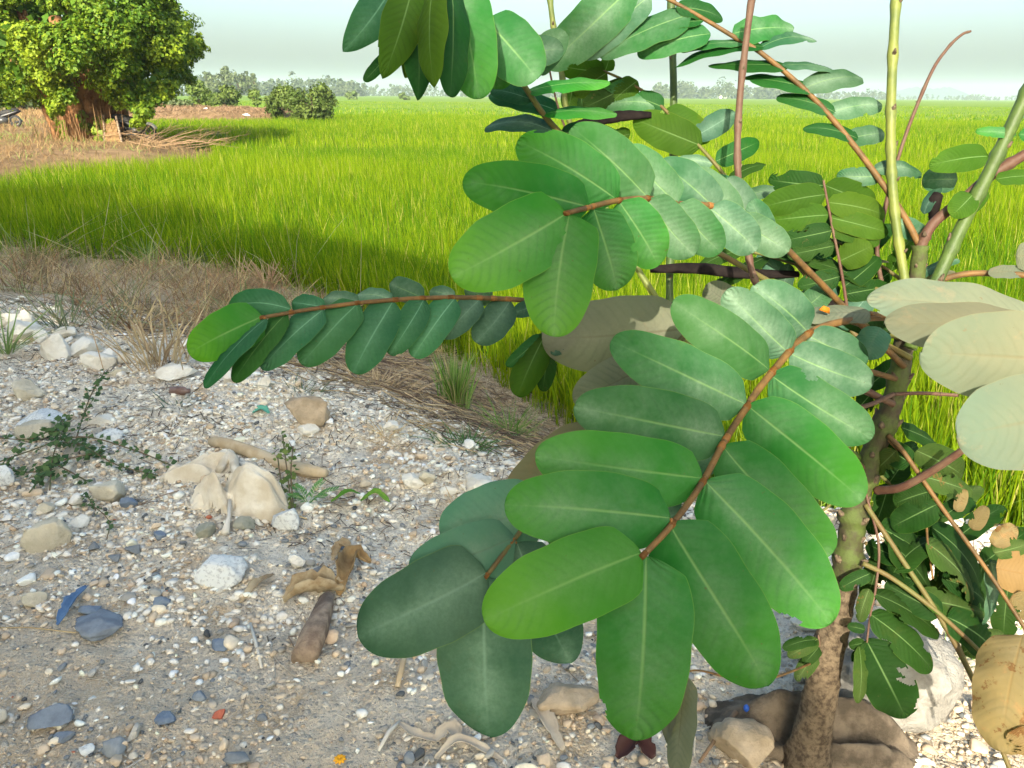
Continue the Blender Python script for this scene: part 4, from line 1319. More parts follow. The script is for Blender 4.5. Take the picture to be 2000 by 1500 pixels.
def curl_strip(pts, wd, mat, label, cat, name, curl=.6, n=18):
    sp = spline(pts, n)
    v = []; f = []
    for i, p in enumerate(sp):
        d = Vector(sp[min(i + 1, n - 1)] - sp[max(i - 1, 0)]).normalized()
        s_ = d.cross(Vector((0, 0, 1))).normalized()
        up = s_.cross(d)
        t = i / (n - 1)
        hw = wd * 1.25 * (math.sin(math.pi * (t * .94 + .03)) ** .6) * (1 + .28 * math.sin(t * 13 + wd * 900) * math.sin(t * 31))
        for j in range(7):
            q = -1 + j / 3
            v.append(Vector(p) + s_ * (hw * q * (1 - .3 * curl * q * q)) + up * (curl * hw * q * q + hw * .12 * math.sin(9 * t + 3 * q)))
    for i in range(n - 1):
        for j in range(6):
            f.append((i * 7 + j, i * 7 + j + 1, i * 7 + j + 8, i * 7 + j + 7))
    o = obj(name, np.array(v), f, M[mat] if isinstance(mat, str) else mat)
    so = o.modifiers.new('thickness', 'SOLIDIFY'); so.thickness = .0012
    return tag(o, label, cat)


def gp(px, py, z=.01):
    p = G(px, py); return (p.x, p.y, p.z + z)


curl_strip([gp(556, 1180, .006), gp(600, 1165, .018), gp(645, 1168, .02), gp(674, 1160, .008)], .026, 'paper', 'pale curled dry leaf lying on the gravel', 'dry leaf', 'dry_leaf', 1.3)
curl_strip([gp(664, 1172, .012), gp(676, 1135, .022), gp(690, 1105, .024), gp(724, 1108, .012)], .022, simple('ochre dry leaf', (.40, .27, .125), (.26, .16, .07), 34, trans=.2), 'ochre curled dry leaf standing above the brown husk', 'dry leaf', 'dry_leaf', 1.0)
curl_strip([gp(650, 1100, .01), gp(668, 1085, .03), gp(700, 1100, .03)], .012, 'paper', 'cream dry leaf scrap on top of the ochre leaf', 'dry leaf', 'dry_leaf', .8)
p0, p1 = Vector(gp(640, 1190, .03)), Vector(gp(600, 1295, .02))
tag(MB().tube([p0, p0.lerp(p1, .3), p0.lerp(p1, .7), p1, p1 + Vector((0, -.004, -.01))], [.022, .03, .038, .036, .015], 14, jit=.22, flat=.7).build('husk', M['husk']), 'thick brown dry husk lying under the curled leaves', 'husk')
curl_strip([gp(470, 1180, .004), gp(500, 1150, .012), gp(535, 1125, .006)], .010, 'paper', 'pale narrow dry leaf left of the curled dry leaf', 'dry leaf', 'dry_leaf', .5)
curl_strip([gp(115, 1228, .01), gp(140, 1195, .02), gp(172, 1155, .015)], .011, simple('blue plastic', (.07, .14, .26), (.12, .2, .32), 30, rough=.45, spec=.4), 'crumpled blue plastic strip beside the flat grey slate', 'plastic strip', 'plastic_strip', .8)
tag(MB().tube([gp(0, 1229, .004), gp(60, 1232, .008), gp(150, 1242, .008)], .0016, 6).build('straw_stalk', M['straw']), 'long straw stalk lying to the blue strip from the left edge', 'straw')
tag(MB().tube([gp(455, 1000, .02), gp(490, 985, .04), gp(545, 983, .03)], .0025, 6).tube([gp(470, 1002, .02), gp(520, 1000, .03), gp(600, 1020, .01)], .0022, 6).build('straw_stalk', M['straw']), 'bent straw stalks lying across the front of the cloth sack', 'straw')
tag(MB().tube([gp(452, 1000, .035), gp(449, 1022, .02), gp(440, 1045, .005)], [.006, .005, .011], 10).build('bone_shard', simple('bone white', (.62, .58, .5))), 'pale bone like shard standing before the cloth sack', 'shard')
tag(MB().tube([gp(793, 1290, .02), gp(786, 1310, .012), gp(776, 1345, .004)], [.006, .006, .005], 10).build('cut_stick', M['wood']), 'short pale cut stick under the bluish leaf', 'stick')
for pts, wdt, lb in [([gp(845, 1460), gp(880, 1440, .02), (gp(905, 1465, .005))], .012, 'greyish dry leaf scrap at the bottom edge below the bluish leaf'), ([gp(780, 1420), gp(820, 1450, .015), gp(880, 1455, .008)], .008, 'curved pale dry leaf strip left of the bottom scrap'), ([gp(850, 1490), gp(900, 1462, .02), gp(990, 1492, .004)], .008, 'twisted pale dry leaf strip crossing the bottom edge'), ([gp(1040, 1370), gp(1065, 1410, .01), gp(1100, 1470, .006)], .012, 'long flattened pale stalk under the bluish leaf')]:
    curl_strip(pts, wdt, simple('weathered leaf strip', (.52, .44, .33), (.40, .33, .25), 20), lb, 'dry leaf', 'dry_leaf', .5)
for pts, lb in [([gp(740, 1475), gp(760, 1440, .012), gp(782, 1415, .006)], 'whitish dry stick at the bottom left of the bluish leaf'), ([gp(490, 1225), gp(500, 1260, .008), gp(512, 1312)], 'whitish forked dry stalk in the middle of the gravel')]:
    tag(MB().tube(pts, [.003, .004, .003], 7).build('dry_stick', simple('bleached stick', (.6, .55, .46))), lb, 'stick')
b = Vector(gp(352, 772, .018))
tag(MB().tube([b + Vector((-.035, 0, 0)), b + Vector((-.033, 0, 0)), b + Vector((.018, 0, 0)), b + Vector((.028, 0, 0)), b + Vector((.04, 0, 0))], [.012, .017, .017, .009, .008], 14).build('bottle', simple('dull brown glass', (.13, .075, .06), (.2, .14, .12), 40, rough=.4)), 'small brown bottle lying on the white slope', 'bottle')
b = Vector(gp(510, 812, .01))
tag(curl_strip([tuple(b + Vector((-.03, 0, 0))), tuple(b + Vector((0, .01, .012))), tuple(b + Vector((.03, 0, 0)))], .014, simple('green plastic', (.10, .34, .24), None, rough=.4), 'x', 'x', 'plastic_scrap', .5), 'green plastic scrap on the white slope', 'plastic scrap')
b = Vector(gp(1452, 1425, .05))
v, f = lumpy(2, 5, .2); obj_ = obj('plastic_stopper', v * np.array([.006, .006, .008]) + np.array(b), f, simple('blue cap', (.03, .10, .42), None, rough=.4))
tag(obj_, 'tiny blue plastic cap on the muddy sack beside the trunk', 'cap')
tag(MB().tube([gp(1365, 1498, .01), gp(1400, 1460, .03), gp(1432, 1432, .05)], [.003, .004, .005], 7).build('dry_stick', M['twig']), 'brown dry stick leaning toward the blue cap', 'stick')
bb = Vector(gp(665, 1497, .012))
mb = MB()
for k in range(9):
    a = k * .698; mb.tube([bb, bb + Vector((math.cos(a) * .006, math.sin(a) * .006, .006)), bb + Vector((math.cos(a) * .011, math.sin(a) * .011, .004))], [.003, .004, .001], 5)
tag(mb.build('fallen_flower', simple('orange petal', (.75, .36, .02))), 'orange yellow fallen flower at the bottom edge', 'flower')
curl_strip([gp(1205, 1490, .01), gp(1240, 1470, .03), gp(1275, 1490, .01)], .018, simple('dark brown leaf', (.05, .018, .013), None, rough=.5), 'dark red brown dead leaf under the lowest leaflet tip', 'dry leaf', 'dry_leaf', .6)


def weed(px, py, stems, label, cat, name, leafc, lsz, nleaf, r=.0022):
    b = G(px, py); o = empty(name, b, label, cat)
    mb = MB(); C = []
    for pts in stems:
        q = spline(pts, 14)
        mb.tube([tuple(x) for x in q], r, 5)
        for k in range(nleaf):
            i = RNG.integers(2, 14); C.append(q[i] + RNG.normal(0, lsz * .7, 3) * np.array([1, 1, .6]))
    mb.build('stem', simple('weed stem', (.10, .11, .05), (.16, .1, .06), 20), o)
    C = np.array(C); n = len(C)
    v, f = leaf_cloud(C, rand_dir(n) * .6 + np.array([0, -.4, 1.0]), lsz * RNG.uniform(.7, 1.5, n), .75, .25)
    k1 = RNG.random(n)[:, None]
    c = leafc[0] * (1 - k1) + leafc[1] * k1
    obj('leaves', v, f, M['green_grass'], o, col=np.repeat(c, 4, 0))
    return o


def gpn(*l):
    return [gp(px, py, z) for px, py, z in l]


CW = (C3(.045, .10, .04), C3(.11, .18, .06))
weed(150, 890, [gpn((-40, 935, .03), (60, 905, .04), (160, 880, .05), (260, 895, .03), (335, 920, .02)), gpn((120, 880, .03), (170, 900, .05), (230, 925, .03), (310, 935, .01)), gpn((-20, 870, .03), (60, 880, .04), (110, 870, .05), (170, 890, .03)), gpn((100, 970, .02), (110, 920, .05), (130, 870, .06), (125, 845, .06)),
                gpn((60, 975, .02), (90, 950, .04), (110, 930, .04), (170, 945, .01)), gpn((-30, 905, .02), (60, 940, .03), (130, 915, .03), (200, 895, .02)), gpn((150, 880, .03), (185, 830, .10), (215, 785, .12))],
     'dark green small leaved creeper sprawling over the stones at left', 'creeper', 'creeper', CW, .017, 62)
weed(575, 1000, [gpn((572, 1010, .0), (565, 960, .06), (560, 925, .13)), gpn((575, 1010, .0), (572, 965, .06), (578, 930, .10)), gpn((570, 1008, 0), (555, 980, .04), (548, 945, .09))], 'leafy dark weed growing at the right end of the cloth sack', 'weed', 'weed', (C3(.06, .12, .03), C3(.18, .24, .06)), .014, 22)
weed(220, 1000, [gpn((140, 1000, .02), (180, 1000, .02), (215, 1030, .02), (210, 1060, .01)), gpn((150, 985, .02), (175, 990, .03), (190, 1010, .02))], 'thin straggling weed right of the wedge shaped rock', 'weed', 'weed', CW, .010, 20, .0014)


def feather_seedling(px, py, label):
    b = Vector(gp(px, py, .0)); o = empty('seedling', b, label, 'seedling')
    mb = MB(); C = []
    for ang, L in ((2.2, .07), (1.2, .09), (.2, .08), (-.6, .06), (3.4, .05)):
        tipv = b + Vector((math.cos(ang) * L, math.sin(ang) * L * .5, L * .55))
        mid = (b + tipv) / 2 + Vector((0, 0, .012)); q = spline([tuple(b), tuple(mid), tuple(tipv)], 10); mb.tube([tuple(x) for x in q], .0011, 5)
        d = (tipv - b).normalized(); s_ = d.cross(Vector((0, 0, 1))).normalized()
        for i in range(2, 10):
            for sg in (-1, 1):
                e = Vector(q[i]) + s_ * sg * .024 * (1 - .5 * i / 10) + d * .012
                C.append((q[i], e))
    mb.build('stem', simple('seedling stem', (.2, .3, .1)), o)
    mb = MB()
    for a, e in C:
        a = Vector(a); d = e - a; n = d.cross(Vector((0, 0, 1))).normalized() * .004
        mb.add([a, a + d * .5 + n, e, a + d * .5 - n], [(0, 1, 2, 3)])
    mb.build('leaflets', simple('seedling leaf', (.10, .24, .07), (.16, .32, .10), 30, trans=.25), o)


feather_seedling(603, 985, 'feathery bright green seedling right of the cloth sack')
curl_strip([gp(648, 998, .03), gp(680, 990, .05), gp(705, 982, .03)], .008, simple('grass leaf', (.10, .26, .03), (.18, .34, .05), 20, trans=.3), 'single bright green blade lying right of the seedling', 'leaf', 'fallen_leaf', .3)
curl_strip([gp(705, 990, .02), gp(735, 985, .04), gp(762, 992, .02)], .010, simple('grass leaf', (.12, .30, .03), (.2, .36, .05), 20, trans=.3), 'short bright green leaf right of the single blade', 'leaf', 'fallen_leaf', .3)

# ================================================================== THE BIG SHRUB IN FRONT
LM = {
    'fresh': leaf_mat('fresh leaflet', (.030, .145, .024), (.095, .215, .016), (.30, .35, .25), .42, .42, .3),
    'bright': leaf_mat('bright leaflet', (.055, .18, .022), (.22, .32, .012), (.31, .36, .22), .32, .42, .38),
    'dusty': leaf_mat('dusty leaflet', (.042, .115, .038), (.05, .13, .032), (.28, .33, .24), .7, .6, .25),
    'grey': leaf_mat('grey dusty leaflet', (.05, .098, .058), (.06, .11, .055), (.29, .33, .265), .9, .65, .25),
    'blue': leaf_mat('blue green leaflet', (.036, .070, .056), (.034, .078, .044), (.20, .26, .21), .75, .6, .2, mid=(.24, .32, .26)),
    'teal': leaf_mat('teal leaflet', (.026, .088, .044), (.036, .115, .030), (.19, .30, .22), .38, .5, .25, mid=(.25, .42, .30)),
    'under': leaf_mat('leaflet underside', (.135, .155, .10), (.155, .17, .115), (.22, .225, .17), .7, .75, .3, mid=(.10, .09, .055), vein_amt=.55, edge=(.2, .2, .14)),
    'underblue': leaf_mat('bluish leaflet underside', (.13, .19, .155), (.10, .17, .13), (.24, .29, .24), .7, .7, .25, mid=(.15, .2, .15), vein_amt=.25, edge=(.12, .18, .12)),
    'pale': leaf_mat('sunlit pale underside', (.16, .18, .12), (.115, .175, .13), (.20, .20, .13), .7, .7, .3, mid=(.17, .15, .085), vein_amt=.3, edge=(.22, .2, .1), spots=.2, spotcol=(.16, .13, .08)),
    'olive': leaf_mat('yellow green leaflet', (.075, .105, .010), (.115, .145, .012), (.18, .22, .08), .2, .5, .4, edge=(.25, .28, .04)),
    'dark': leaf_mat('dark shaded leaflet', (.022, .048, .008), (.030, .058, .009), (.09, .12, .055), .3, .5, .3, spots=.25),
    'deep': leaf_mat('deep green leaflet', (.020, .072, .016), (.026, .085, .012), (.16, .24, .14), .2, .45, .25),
    'worn': leaf_mat('worn olive leaflet', (.06, .075, .014), (.085, .085, .02), (.18, .17, .08), .4, .6, .3, spots=.6, spotcol=(.16, .09, .03)),
    'dry': leaf_mat('dry yellow leaflet', (.185, .14, .06), (.205, .155, .065), (.22, .175, .10), .5, .65, .3, mid=(.20, .13, .05), spots=.8, spotcol=(.12, .06, .022), edge=(.14, .08, .03)),
}
RACH = simple('orange brown leaf stalk', (.165, .088, .026), (.085, .05, .018), 40, .6, .3, 150, .001)
RACHG = simple('green brown leaf stalk', (.11, .115, .03), (.11, .07, .025), 16, .6, .3, 150, .001)
NODE = simple('orange leaflet joint', (.25, .11, .028), (.18, .08, .022), 60, .6, .25)
STEMG = simple('green stem', (.065, .105, .02), (.04, .07, .015), 22, .5, .35, 90, .002)
STEMY = simple('yellow green stem', (.16, .18, .035), (.09, .12, .025), 22, .5, .35, 90, .002)
STEMR = simple('reddish brown stem', (.085, .038, .024), (.11, .065, .04), 30, .6, .3, 90, .002)
BARKS = simple('scarred brown bark', (.165, .125, .082), (.065, .047, .032), 100, .9, .1, 230, .010, lo=.38, hi=.66)
BARKG = simple('green upper bark', (.065, .09, .02), (.045, .035, .02), 30, .7, .25, 60, .006)
PODM = simple('black dry pod', (.008, .006, .006), (.016, .012, .011), 40, .85, .08, 60, .004)

TB = G(1578, 1496)
TD = (TB - CAM).dot(_f)
shrub = empty('shrub', TB, 'large green shrub with long paired leaflets filling the front of the view', 'shrub')


def leaflet_mesh(base, tip, wpx, o):
    L = (tip - base).length
    d = (tip - base) / L
    mid = (base + tip) / 2
    dep = (mid - CAM).dot(_f)
    view = (mid - CAM).normalized()
    side = d.cross(view)
    side.normalize()
    nrm = side.cross(d).normalized()
    if nrm.dot(view) > 0:
        nrm = -nrm; side = -side
    A = wpx * dep / F
    W = max(A, min(o.get('asp', .40), .40) * L)
    ang = math.acos(min(1, A / W))
    best = None
    for sg in (1, -1):
        R = Matrix.Rotation(ang * sg, 3, d)
        n2 = R @ nrm
        if best is None or n2.z > best[0]:
            best = (n2.z, R @ side, n2)
    if o.get('flip'):
        R = Matrix.Rotation(-ang if best[1] == (Matrix.Rotation(ang, 3, d) @ side) else ang, 3, d)
        best = (0, R @ side, R @ nrm)
    side, nrm = best[1], best[2]
    rs = random.Random(int(abs(base.x * 7919 + tip.z * 104729 + tip.x * 1299709) * 1000))
    bites = []
    worn = o.get('m') in ('worn', 'dry', 'dark')
    if rs.random() < (.75 if worn else .22):
        for _ in range(rs.choice((1, 2, 3)) if worn else 1):
            bites.append((rs.uniform(.25, 1.0), rs.choice((0., 1.)), rs.uniform(.05, .14) if worn else rs.uniform(.03, .07)))
    nu, nv = (64, 31) if bites else (28, 13)
    sh = o.get('sh', 1.0)                       # widest point
    pn = o.get('pt', 2.5)
    droop = o.get('droop', .02 + .08 * rs.random()) * L
    fold = o.get('fold', .02 + .12 * rs.random())
    ph1, ph2 = rs.uniform(0, 6), rs.uniform(0, 6)
    twist = o.get('twist', rs.uniform(-.22, .22))
    bend = o.get('bend', rs.uniform(-.03, .03)) * L
    V = []; UV = []
    for i in range(nu):
        u = i / (nu - 1)
        uu = .5 - .5 * math.cos(math.pi * u)
        q = abs(2 * uu ** (.86 * sh) - 1)
        hw = W / 2 * max(1 - q ** pn, 0) ** (1 / 2.15 if pn > 2 else 1 / 1.35)
        if uu < .08: hw *= .55 + .45 * uu / .08
        hw *= 1 + o.get('rag', .018) * (math.sin(9 * uu + ph1) + .7 * math.sin(23 * uu + ph2))
        c_, s_ = math.cos(twist * (uu - .3)), math.sin(twist * (uu - .3))
        sd = side * c_ + nrm * s_; nn = nrm * c_ - side * s_
        for j in range(nv):
            v = -1 + 2 * j / (nv - 1)
            up = droop * (4 * uu * (1 - uu)) - droop * 1.1 * uu ** 2
            cup = -fold * hw * v * v * 1.3 + .035 * hw * abs(v) * (1 - abs(v)) * 2
            rip = .028 * W * v * v * math.sin(17 * uu + ph1 + (0 if v > 0 else ph2)) * o.get('rip', 1)
            corr = .0008 * math.sin(2 * math.pi * (15 * uu - 2.5 * abs(v) ** 1.25)) * (1 - abs(v) ** 4) * min(1, abs(v) * 4)
            p = base + d * (L * uu) + sd * (hw * v + bend * 4 * uu * (1 - uu)) + nn * (up + cup + rip + corr)
            V.append(tuple(p)); UV.append((uu, .5 + v / 2))
    Fc = []
    for i in range(nu - 1):
        for j in range(nv - 1):
            a = i * nv + j
            if bites and any(math.hypot(UV[a][0] - bu, (UV[a][1] - bv) * .5) < br * (1 + .3 * math.sin(40 * UV[a][0] + 25 * UV[a][1])) for bu, bv, br in bites): continue
            Fc.append((a, a + 1, a + nv + 1, a + nv))
    return np.array(V), np.array(Fc), np.array(UV)


def frond(rach, r, leaves, mat='fresh', dz=-.02, rmat=None, label=None, nodes=True, **defs):
    pts = spline([tuple(P(px, py, d)) for px, py, d in rach], 40)
    pix = spline(rach, 40)
    rr = np.linspace(r[0], r[1], 40) * .78
    mb = MB()
    mb.tube([tuple(p) for p in pts], list(rr), 8)
    if nodes:
        for bx, by, *_ in leaves:
            k = int(np.argmin((pix[:, 0] - bx) ** 2 + (pix[:, 1] - by) ** 2))
            if math.hypot(pix[k, 0] - bx, pix[k, 1] - by) < 30:
                c = Vector(pts[k]); b = P(bx, by, pix[k, 2])
                tipp = c.lerp(b, .8)
                dn = Vector(pts[min(k + 1, 39)]) - Vector(pts[max(k - 1, 0)])
                dn.normalize()
                mb.tube([c - dn * rr[k] * 1.4, c - dn * rr[k] * .7, c + dn * rr[k] * .7, c + dn * rr[k] * 1.4], [rr[k] * 1.02, rr[k] * 1.12, rr[k] * 1.12, rr[k] * 1.02], 8, mi=1)
                mb.tube([c, tipp, b], [rr[k] * .85, rr[k] * .6, rr[k] * .4], 6, mi=1)
    fr = mb.build('leaf_stalk', [rmat or RACH, NODE], shrub, origin=pts[0])
    if label: fr['label'] = label
    for lf in leaves:
        bx, by, tx, ty, wpx = lf[:5]
        o = dict(defs); o.update(lf[5] if len(lf) > 5 else {})
        k = int(np.argmin((pix[:, 0] - bx) ** 2 + (pix[:, 1] - by) ** 2))
        bd = o.get('bd', pix[k, 2])
        b = P(bx, by, bd); t_ = P(tx, ty, bd + o.get('dz', dz))
        V, Fc, UV = leaflet_mesh(b, t_, wpx, o)
        lo = obj('leaflet', V, Fc, LM[o.get('m', mat)], fr, origin=b, uv=UV)
        if o.get('label'): lo['label'] = o['label']
    return fr


def stem(pts, wpx, mat, knots=0, name='stem', n=40, jit=.05, taper=1.0, kmat=None):
    q = spline(pts, n)
    v = [P(*p) for p in q]
    r = [wpx / 2 * p[2] / F * (1 + (taper - 1) * i / (n - 1)) for i, p in enumerate(q)]
    if knots:
        for k in range(knots):
            i = int((k + .5) * n / knots) + random.randint(-1, 1)
            if 0 < i < n - 1: r[i] *= 1.22
    mb = MB().tube(v, r, 12, jit=jit)
    if knots:
        for k in range(knots):
            i = int((k + .5) * n / knots)
            d = Vector((random.uniform(-1, 1), random.uniform(-1, .3), .4)).normalized()
            mb.tube([v[i], v[i] + d * r[i] * 1.15, v[i] + d * r[i] * 1.5 + Vector((0, 0, r[i] * .5))], [r[i] * .5, r[i] * .35, r[i] * .12], 6, mi=1)
    return mb.build(name, [mat, kmat or BARKS], shrub)


# trunk and stems
q = spline([(1574, 1512, TD), (1585, 1440, TD - .02), (1600, 1370, TD - .04), (1612, 1300, TD - .06), (1636, 1200, TD - .08), (1652, 1120, TD - .10)], 110)


def bark_tube(q, rads, n, mat, name, amp, rings, scars=0):
    c = [P(*p) for p in q]; V = []; m = len(c)
    ref = Vector((1, 0, 0))
    for i, p in enumerate(c):
        d = (c[min(i + 1, m - 1)] - c[max(i - 1, 0)]).normalized()
        ref = (ref - d * ref.dot(d)).normalized(); b = d.cross(ref)
        for k in range(n):
            a = 2 * math.pi * k / n
            e = amp * (float(fbm(np.array([math.cos(a) * 2.2 + 9]), np.array([math.sin(a) * 2.2 + i * .09]), 3, 4)[0]) - .5) * 2
            rg = sum(.07 * math.exp(-((i + 1.4 * math.sin(a * 2 + z) - z) / 1.1) ** 2) for z in rings)
            V.append(p + (ref * math.cos(a) + b * math.sin(a)) * rads[i] * (1 + e + rg))
    Fq = [(i * n + k, i * n + (k + 1) % n, (i + 1) * n + (k + 1) % n, (i + 1) * n + k) for i in range(m - 1) for k in range(n)]
    return obj(name, np.array([tuple(v) for v in V]), Fq, mat, shrub)


bark_tube(q, [(82 - 34 * (i / 109) ** .8 + (24 * max(0, 1 - i / 22))) / 2 * p[2] / F for i, p in enumerate(q)], 28, BARKS, 'trunk', .13, [26, 44, 58, 76, 88, 99])
q2 = spline([(1650, 1130, TD - .10), (1662, 1050, TD - .11), (1672, 980, TD - .12), (1700, 900, TD - .13), (1738, 800, TD - .15), (1758, 720, TD - .16), (1770, 640, TD - .17), (1788, 560, TD - .18), (1798, 480, TD - .19)], 60)
r2 = [(52 - 24 * (i / 59)) / 2 * p[2] / F * (1 + (.22 if i % 8 in (3, 4) else 0) + .05 * math.sin(i * 1.7)) for i, p in enumerate(q2)]
mb = MB().tube([P(*p) for p in q2], r2, 16, jit=.10)
for i in range(3, 58, 4):
    c = P(*q2[i]); a = random.uniform(0, 6.28)
    for k in range(3):
        d = Vector((math.cos(a + k * 2.1), math.sin(a + k * 2.1) - .3, .5)).normalized()
        mb.tube([c, c + d * r2[i] * .95, c + d * r2[i] * random.uniform(1.1, 1.45) + Vector((0, 0, r2[i] * .3))], [r2[i] * .38, r2[i] * .26, r2[i] * .08], 6, mi=1)
mb.build('upper_trunk', [BARKG, BARKS], shrub)
TP = TD - .18
stem([(1785, 640, TP), (1766, 540, TP), (1748, 420, TP), (1740, 300, TP), (1742, 150, TP), (1752, -40, TP)], 18, STEMY, 9)
stem([(1778, 680, TP - .02), (1825, 560, TP - .02), (1880, 440, TP - .03), (1950, 300, TP - .05), (2020, 150, TP - .07)], 25, STEMG, 6)
stem([(1690, 900, TP + .05), (1420, 770, TP + .10), (1325, 680, TP + .14), (1308, 580, TP + .15), (1314, 400, TP + .16), (1316, 200, TP + .16), (1310, -20, TP + .16)], 14, STEMG, 12)
stem([(1745, 790, TP), (1560, 690, TP - .04), (1480, 560, TP - .06), (1458, 470, TP - .06), (1441, 330, TP - .06), (1446, 180, TP - .06), (1470, -20, TP - .06)], 13, STEMR, 10)
stem([(1760, 700, TP + .02), (1716, 520, TP + .06), (1722, 440, TP + .06), (1760, 290, TP + .06), (1815, 150, TP + .06), (1850, 95, TP + .06), (1878, 68, TP + .06), (1896, 61, TP + .06)], 9, STEMR, 5, taper=.5)
stem([(1400, 750, TP + .12), (1230, 500, TP + .14), (1120, 260, TP + .15), (1098, 150, TP + .15), (1082, 60, TP + .15), (1072, -20, TP + .15)], 11, STEMY, 8)
stem([(1180, 420, TP + .14), (1100, 240, TP + .15), (1068, 110, TP + .15), (1064, 82, TP + .15), (1060, 66, TP + .15)], 5, STEMR, 5, taper=.5)
stem([(1792, 500, TP), (1820, 440, TP - .01), (1880, 390, TP - .02), (1940, 340, TP - .03), (2030, 285, TP - .05)], 20, STEMR, 3)
stem([(1794, 560, TP), (1880, 536, TP), (1960, 535, TP - .02), (2030, 540, TP - .04)], 12, RACH, 0)
stem([(1712, 958, TP + .05), (1760, 952, TP), (1820, 920, TP - .04), (1885, 876, TP - .08)], 17, STEMR, 0, taper=.8)
stem([(1690, 920, TP + .05), (1650, 880, TP), (1610, 850, TP - .02)], 12, STEMR, 0)
stem([(1745, 770, TP), (1700, 790, TP - .03), (1660, 800, TP - .05)], 9, STEMR, 2)
stem([(1748, 770, TP), (1800, 768, TP), (1870, 772, TP)], 7, STEMR, 2)

# main frond in front
frond([(1775, 620, TP - .01), (1690, 622, 1.02), (1585, 648, .95), (1500, 737, .88), (1455, 800, .84), (1415, 862, .80), (1370, 945, .75), (1312, 1025, .70), (1257, 1084, .665)], (.0068, .0035), [
    (1577, 648, 1478, 562, 88, {'m': 'grey', 'dz': -.05}), (1541, 690, 1420, 570, 88, {'m': 'grey', 'dz': -.05}), (1502, 722, 1320, 590, 96, {'m': 'dusty', 'dz': -.05}), (1458, 790, 1204, 662, 118, {'m': 'dusty', 'dz': -.04}),
    (1414, 852, 1130, 795, 132, {'m': 'dusty', 'dz': -.03}), (1370, 934, 1048, 890, 138, {'m': 'fresh'}), (1310, 1012, 987, 985, 152, {'m': 'fresh'}), (1252, 1080, 946, 1212, 168, {'m': 'bright', 'sh': .9}),
    (1579, 655, 1692, 712, 78, {'m': 'grey'}), (1543, 690, 1706, 752, 88, {'m': 'grey'}), (1505, 732, 1708, 858, 100, {'m': 'dusty'}), (1460, 792, 1690, 980, 128, {'m': 'fresh'}),
    (1412, 872, 1626, 1092, 132, {'m': 'fresh', 'dz': -.02}), (1378, 940, 1630, 1222, 165, {'m': 'fresh', 'dz': -.03}), (1308, 1024, 1512, 1352, 172, {'m': 'fresh', 'dz': -.01, 'sh': .88}), (1262, 1086, 1240, 1462, 186, {'m': 'fresh', 'dz': .0, 'sh': .85})],
    dz=-.03, label='orange brown stalk of the big frond hanging in front of the trunk')

# frond behind it, bluish and grey
frond([(1760, 660, TP), (1600, 610, 1.06), (1440, 600, 1.03), (1345, 648, 1.0), (1260, 750, .96), (1170, 850, .92), (1100, 930, .88), (1030, 1020, .84), (950, 1125, .80)], (.006, .003), [
    (1342, 642, 1062, 662, 150, {'m': 'under', 'dz': -.04}), (1290, 705, 1122, 785, 95, {'m': 'under'}), (1180, 845, 990, 1000, 120, {'m': 'under'}), (1060, 985, 860, 1045, 150, {'m': 'underblue'}), (1005, 1050, 800, 1120, 120, {'m': 'underblue'}),
    (950, 1118, 693, 1242, 172, {'m': 'blue', 'sh': .85}), (945, 1130, 955, 1445, 190, {'m': 'blue', 'sh': .85, 'dz': .01}), (1010, 1060, 1118, 1300, 130, {'m': 'blue', 'dz': .03}), (1080, 960, 1240, 1170, 130, {'m': 'blue', 'dz': .03}), (1140, 885, 1330, 1020, 120, {'m': 'blue', 'dz': .03}),
    (1230, 790, 1420, 920, 110, {'m': 'blue', 'dz': .03}), (1440, 600, 1380, 560, 60, {'m': 'under'}), (1400, 600, 1450, 700, 60, {'m': 'under', 'dz': .03}), (1560, 610, 1620, 560, 50, {'m': 'grey'})],
    dz=-.02, rmat=RACHG)

# frond with fan of leaflets upper middle
frond([(1765, 715, TP), (1660, 612, 1.06), (1590, 540, 1.0), (1490, 445, .93), (1400, 405, .86), (1322, 398, .81), (1265, 388, .77), (1205, 392, .73), (1150, 405, .69), (1107, 416, .66)], (.0062, .0028), [
    (1440, 430, 1352, 332, 66, {'m': 'grey', 'dz': -.01}), (1400, 412, 1292, 320, 80, {'m': 'grey'}), (1322, 398, 1222, 292, 84, {'m': 'dusty'}), (1265, 386, 1118, 250, 100, {'m': 'dusty', 'sh': .9}), (1205, 390, 1012, 275, 112, {'m': 'fresh'}), (1150, 404, 908, 352, 112, {'m': 'fresh'}),
    (1105, 418, 884, 540, 152, {'m': 'bright', 'sh': .86}), (1112, 420, 1082, 657, 142, {'m': 'bright', 'sh': .86, 'dz': .0}), (1160, 408, 1208, 568, 112, {'m': 'fresh', 'dz': .02}), (1210, 394, 1288, 522, 98, {'m': 'fresh', 'dz': .02}), (1265, 390, 1358, 500, 88, {'m': 'dusty', 'dz': .02}), (1322, 400, 1410, 495, 82, {'m': 'dusty', 'dz': .02}),
    (1385, 405, 1480, 492, 78, {'m': 'grey', 'dz': .02}), (1440, 430, 1545, 492, 66, {'m': 'grey', 'dz': .02}), (1480, 450, 1420, 345, 62, {'m': 'grey', 'dz': .01}), (1500, 460, 1470, 395, 50, {'m': 'grey'})],
    dz=-.03)

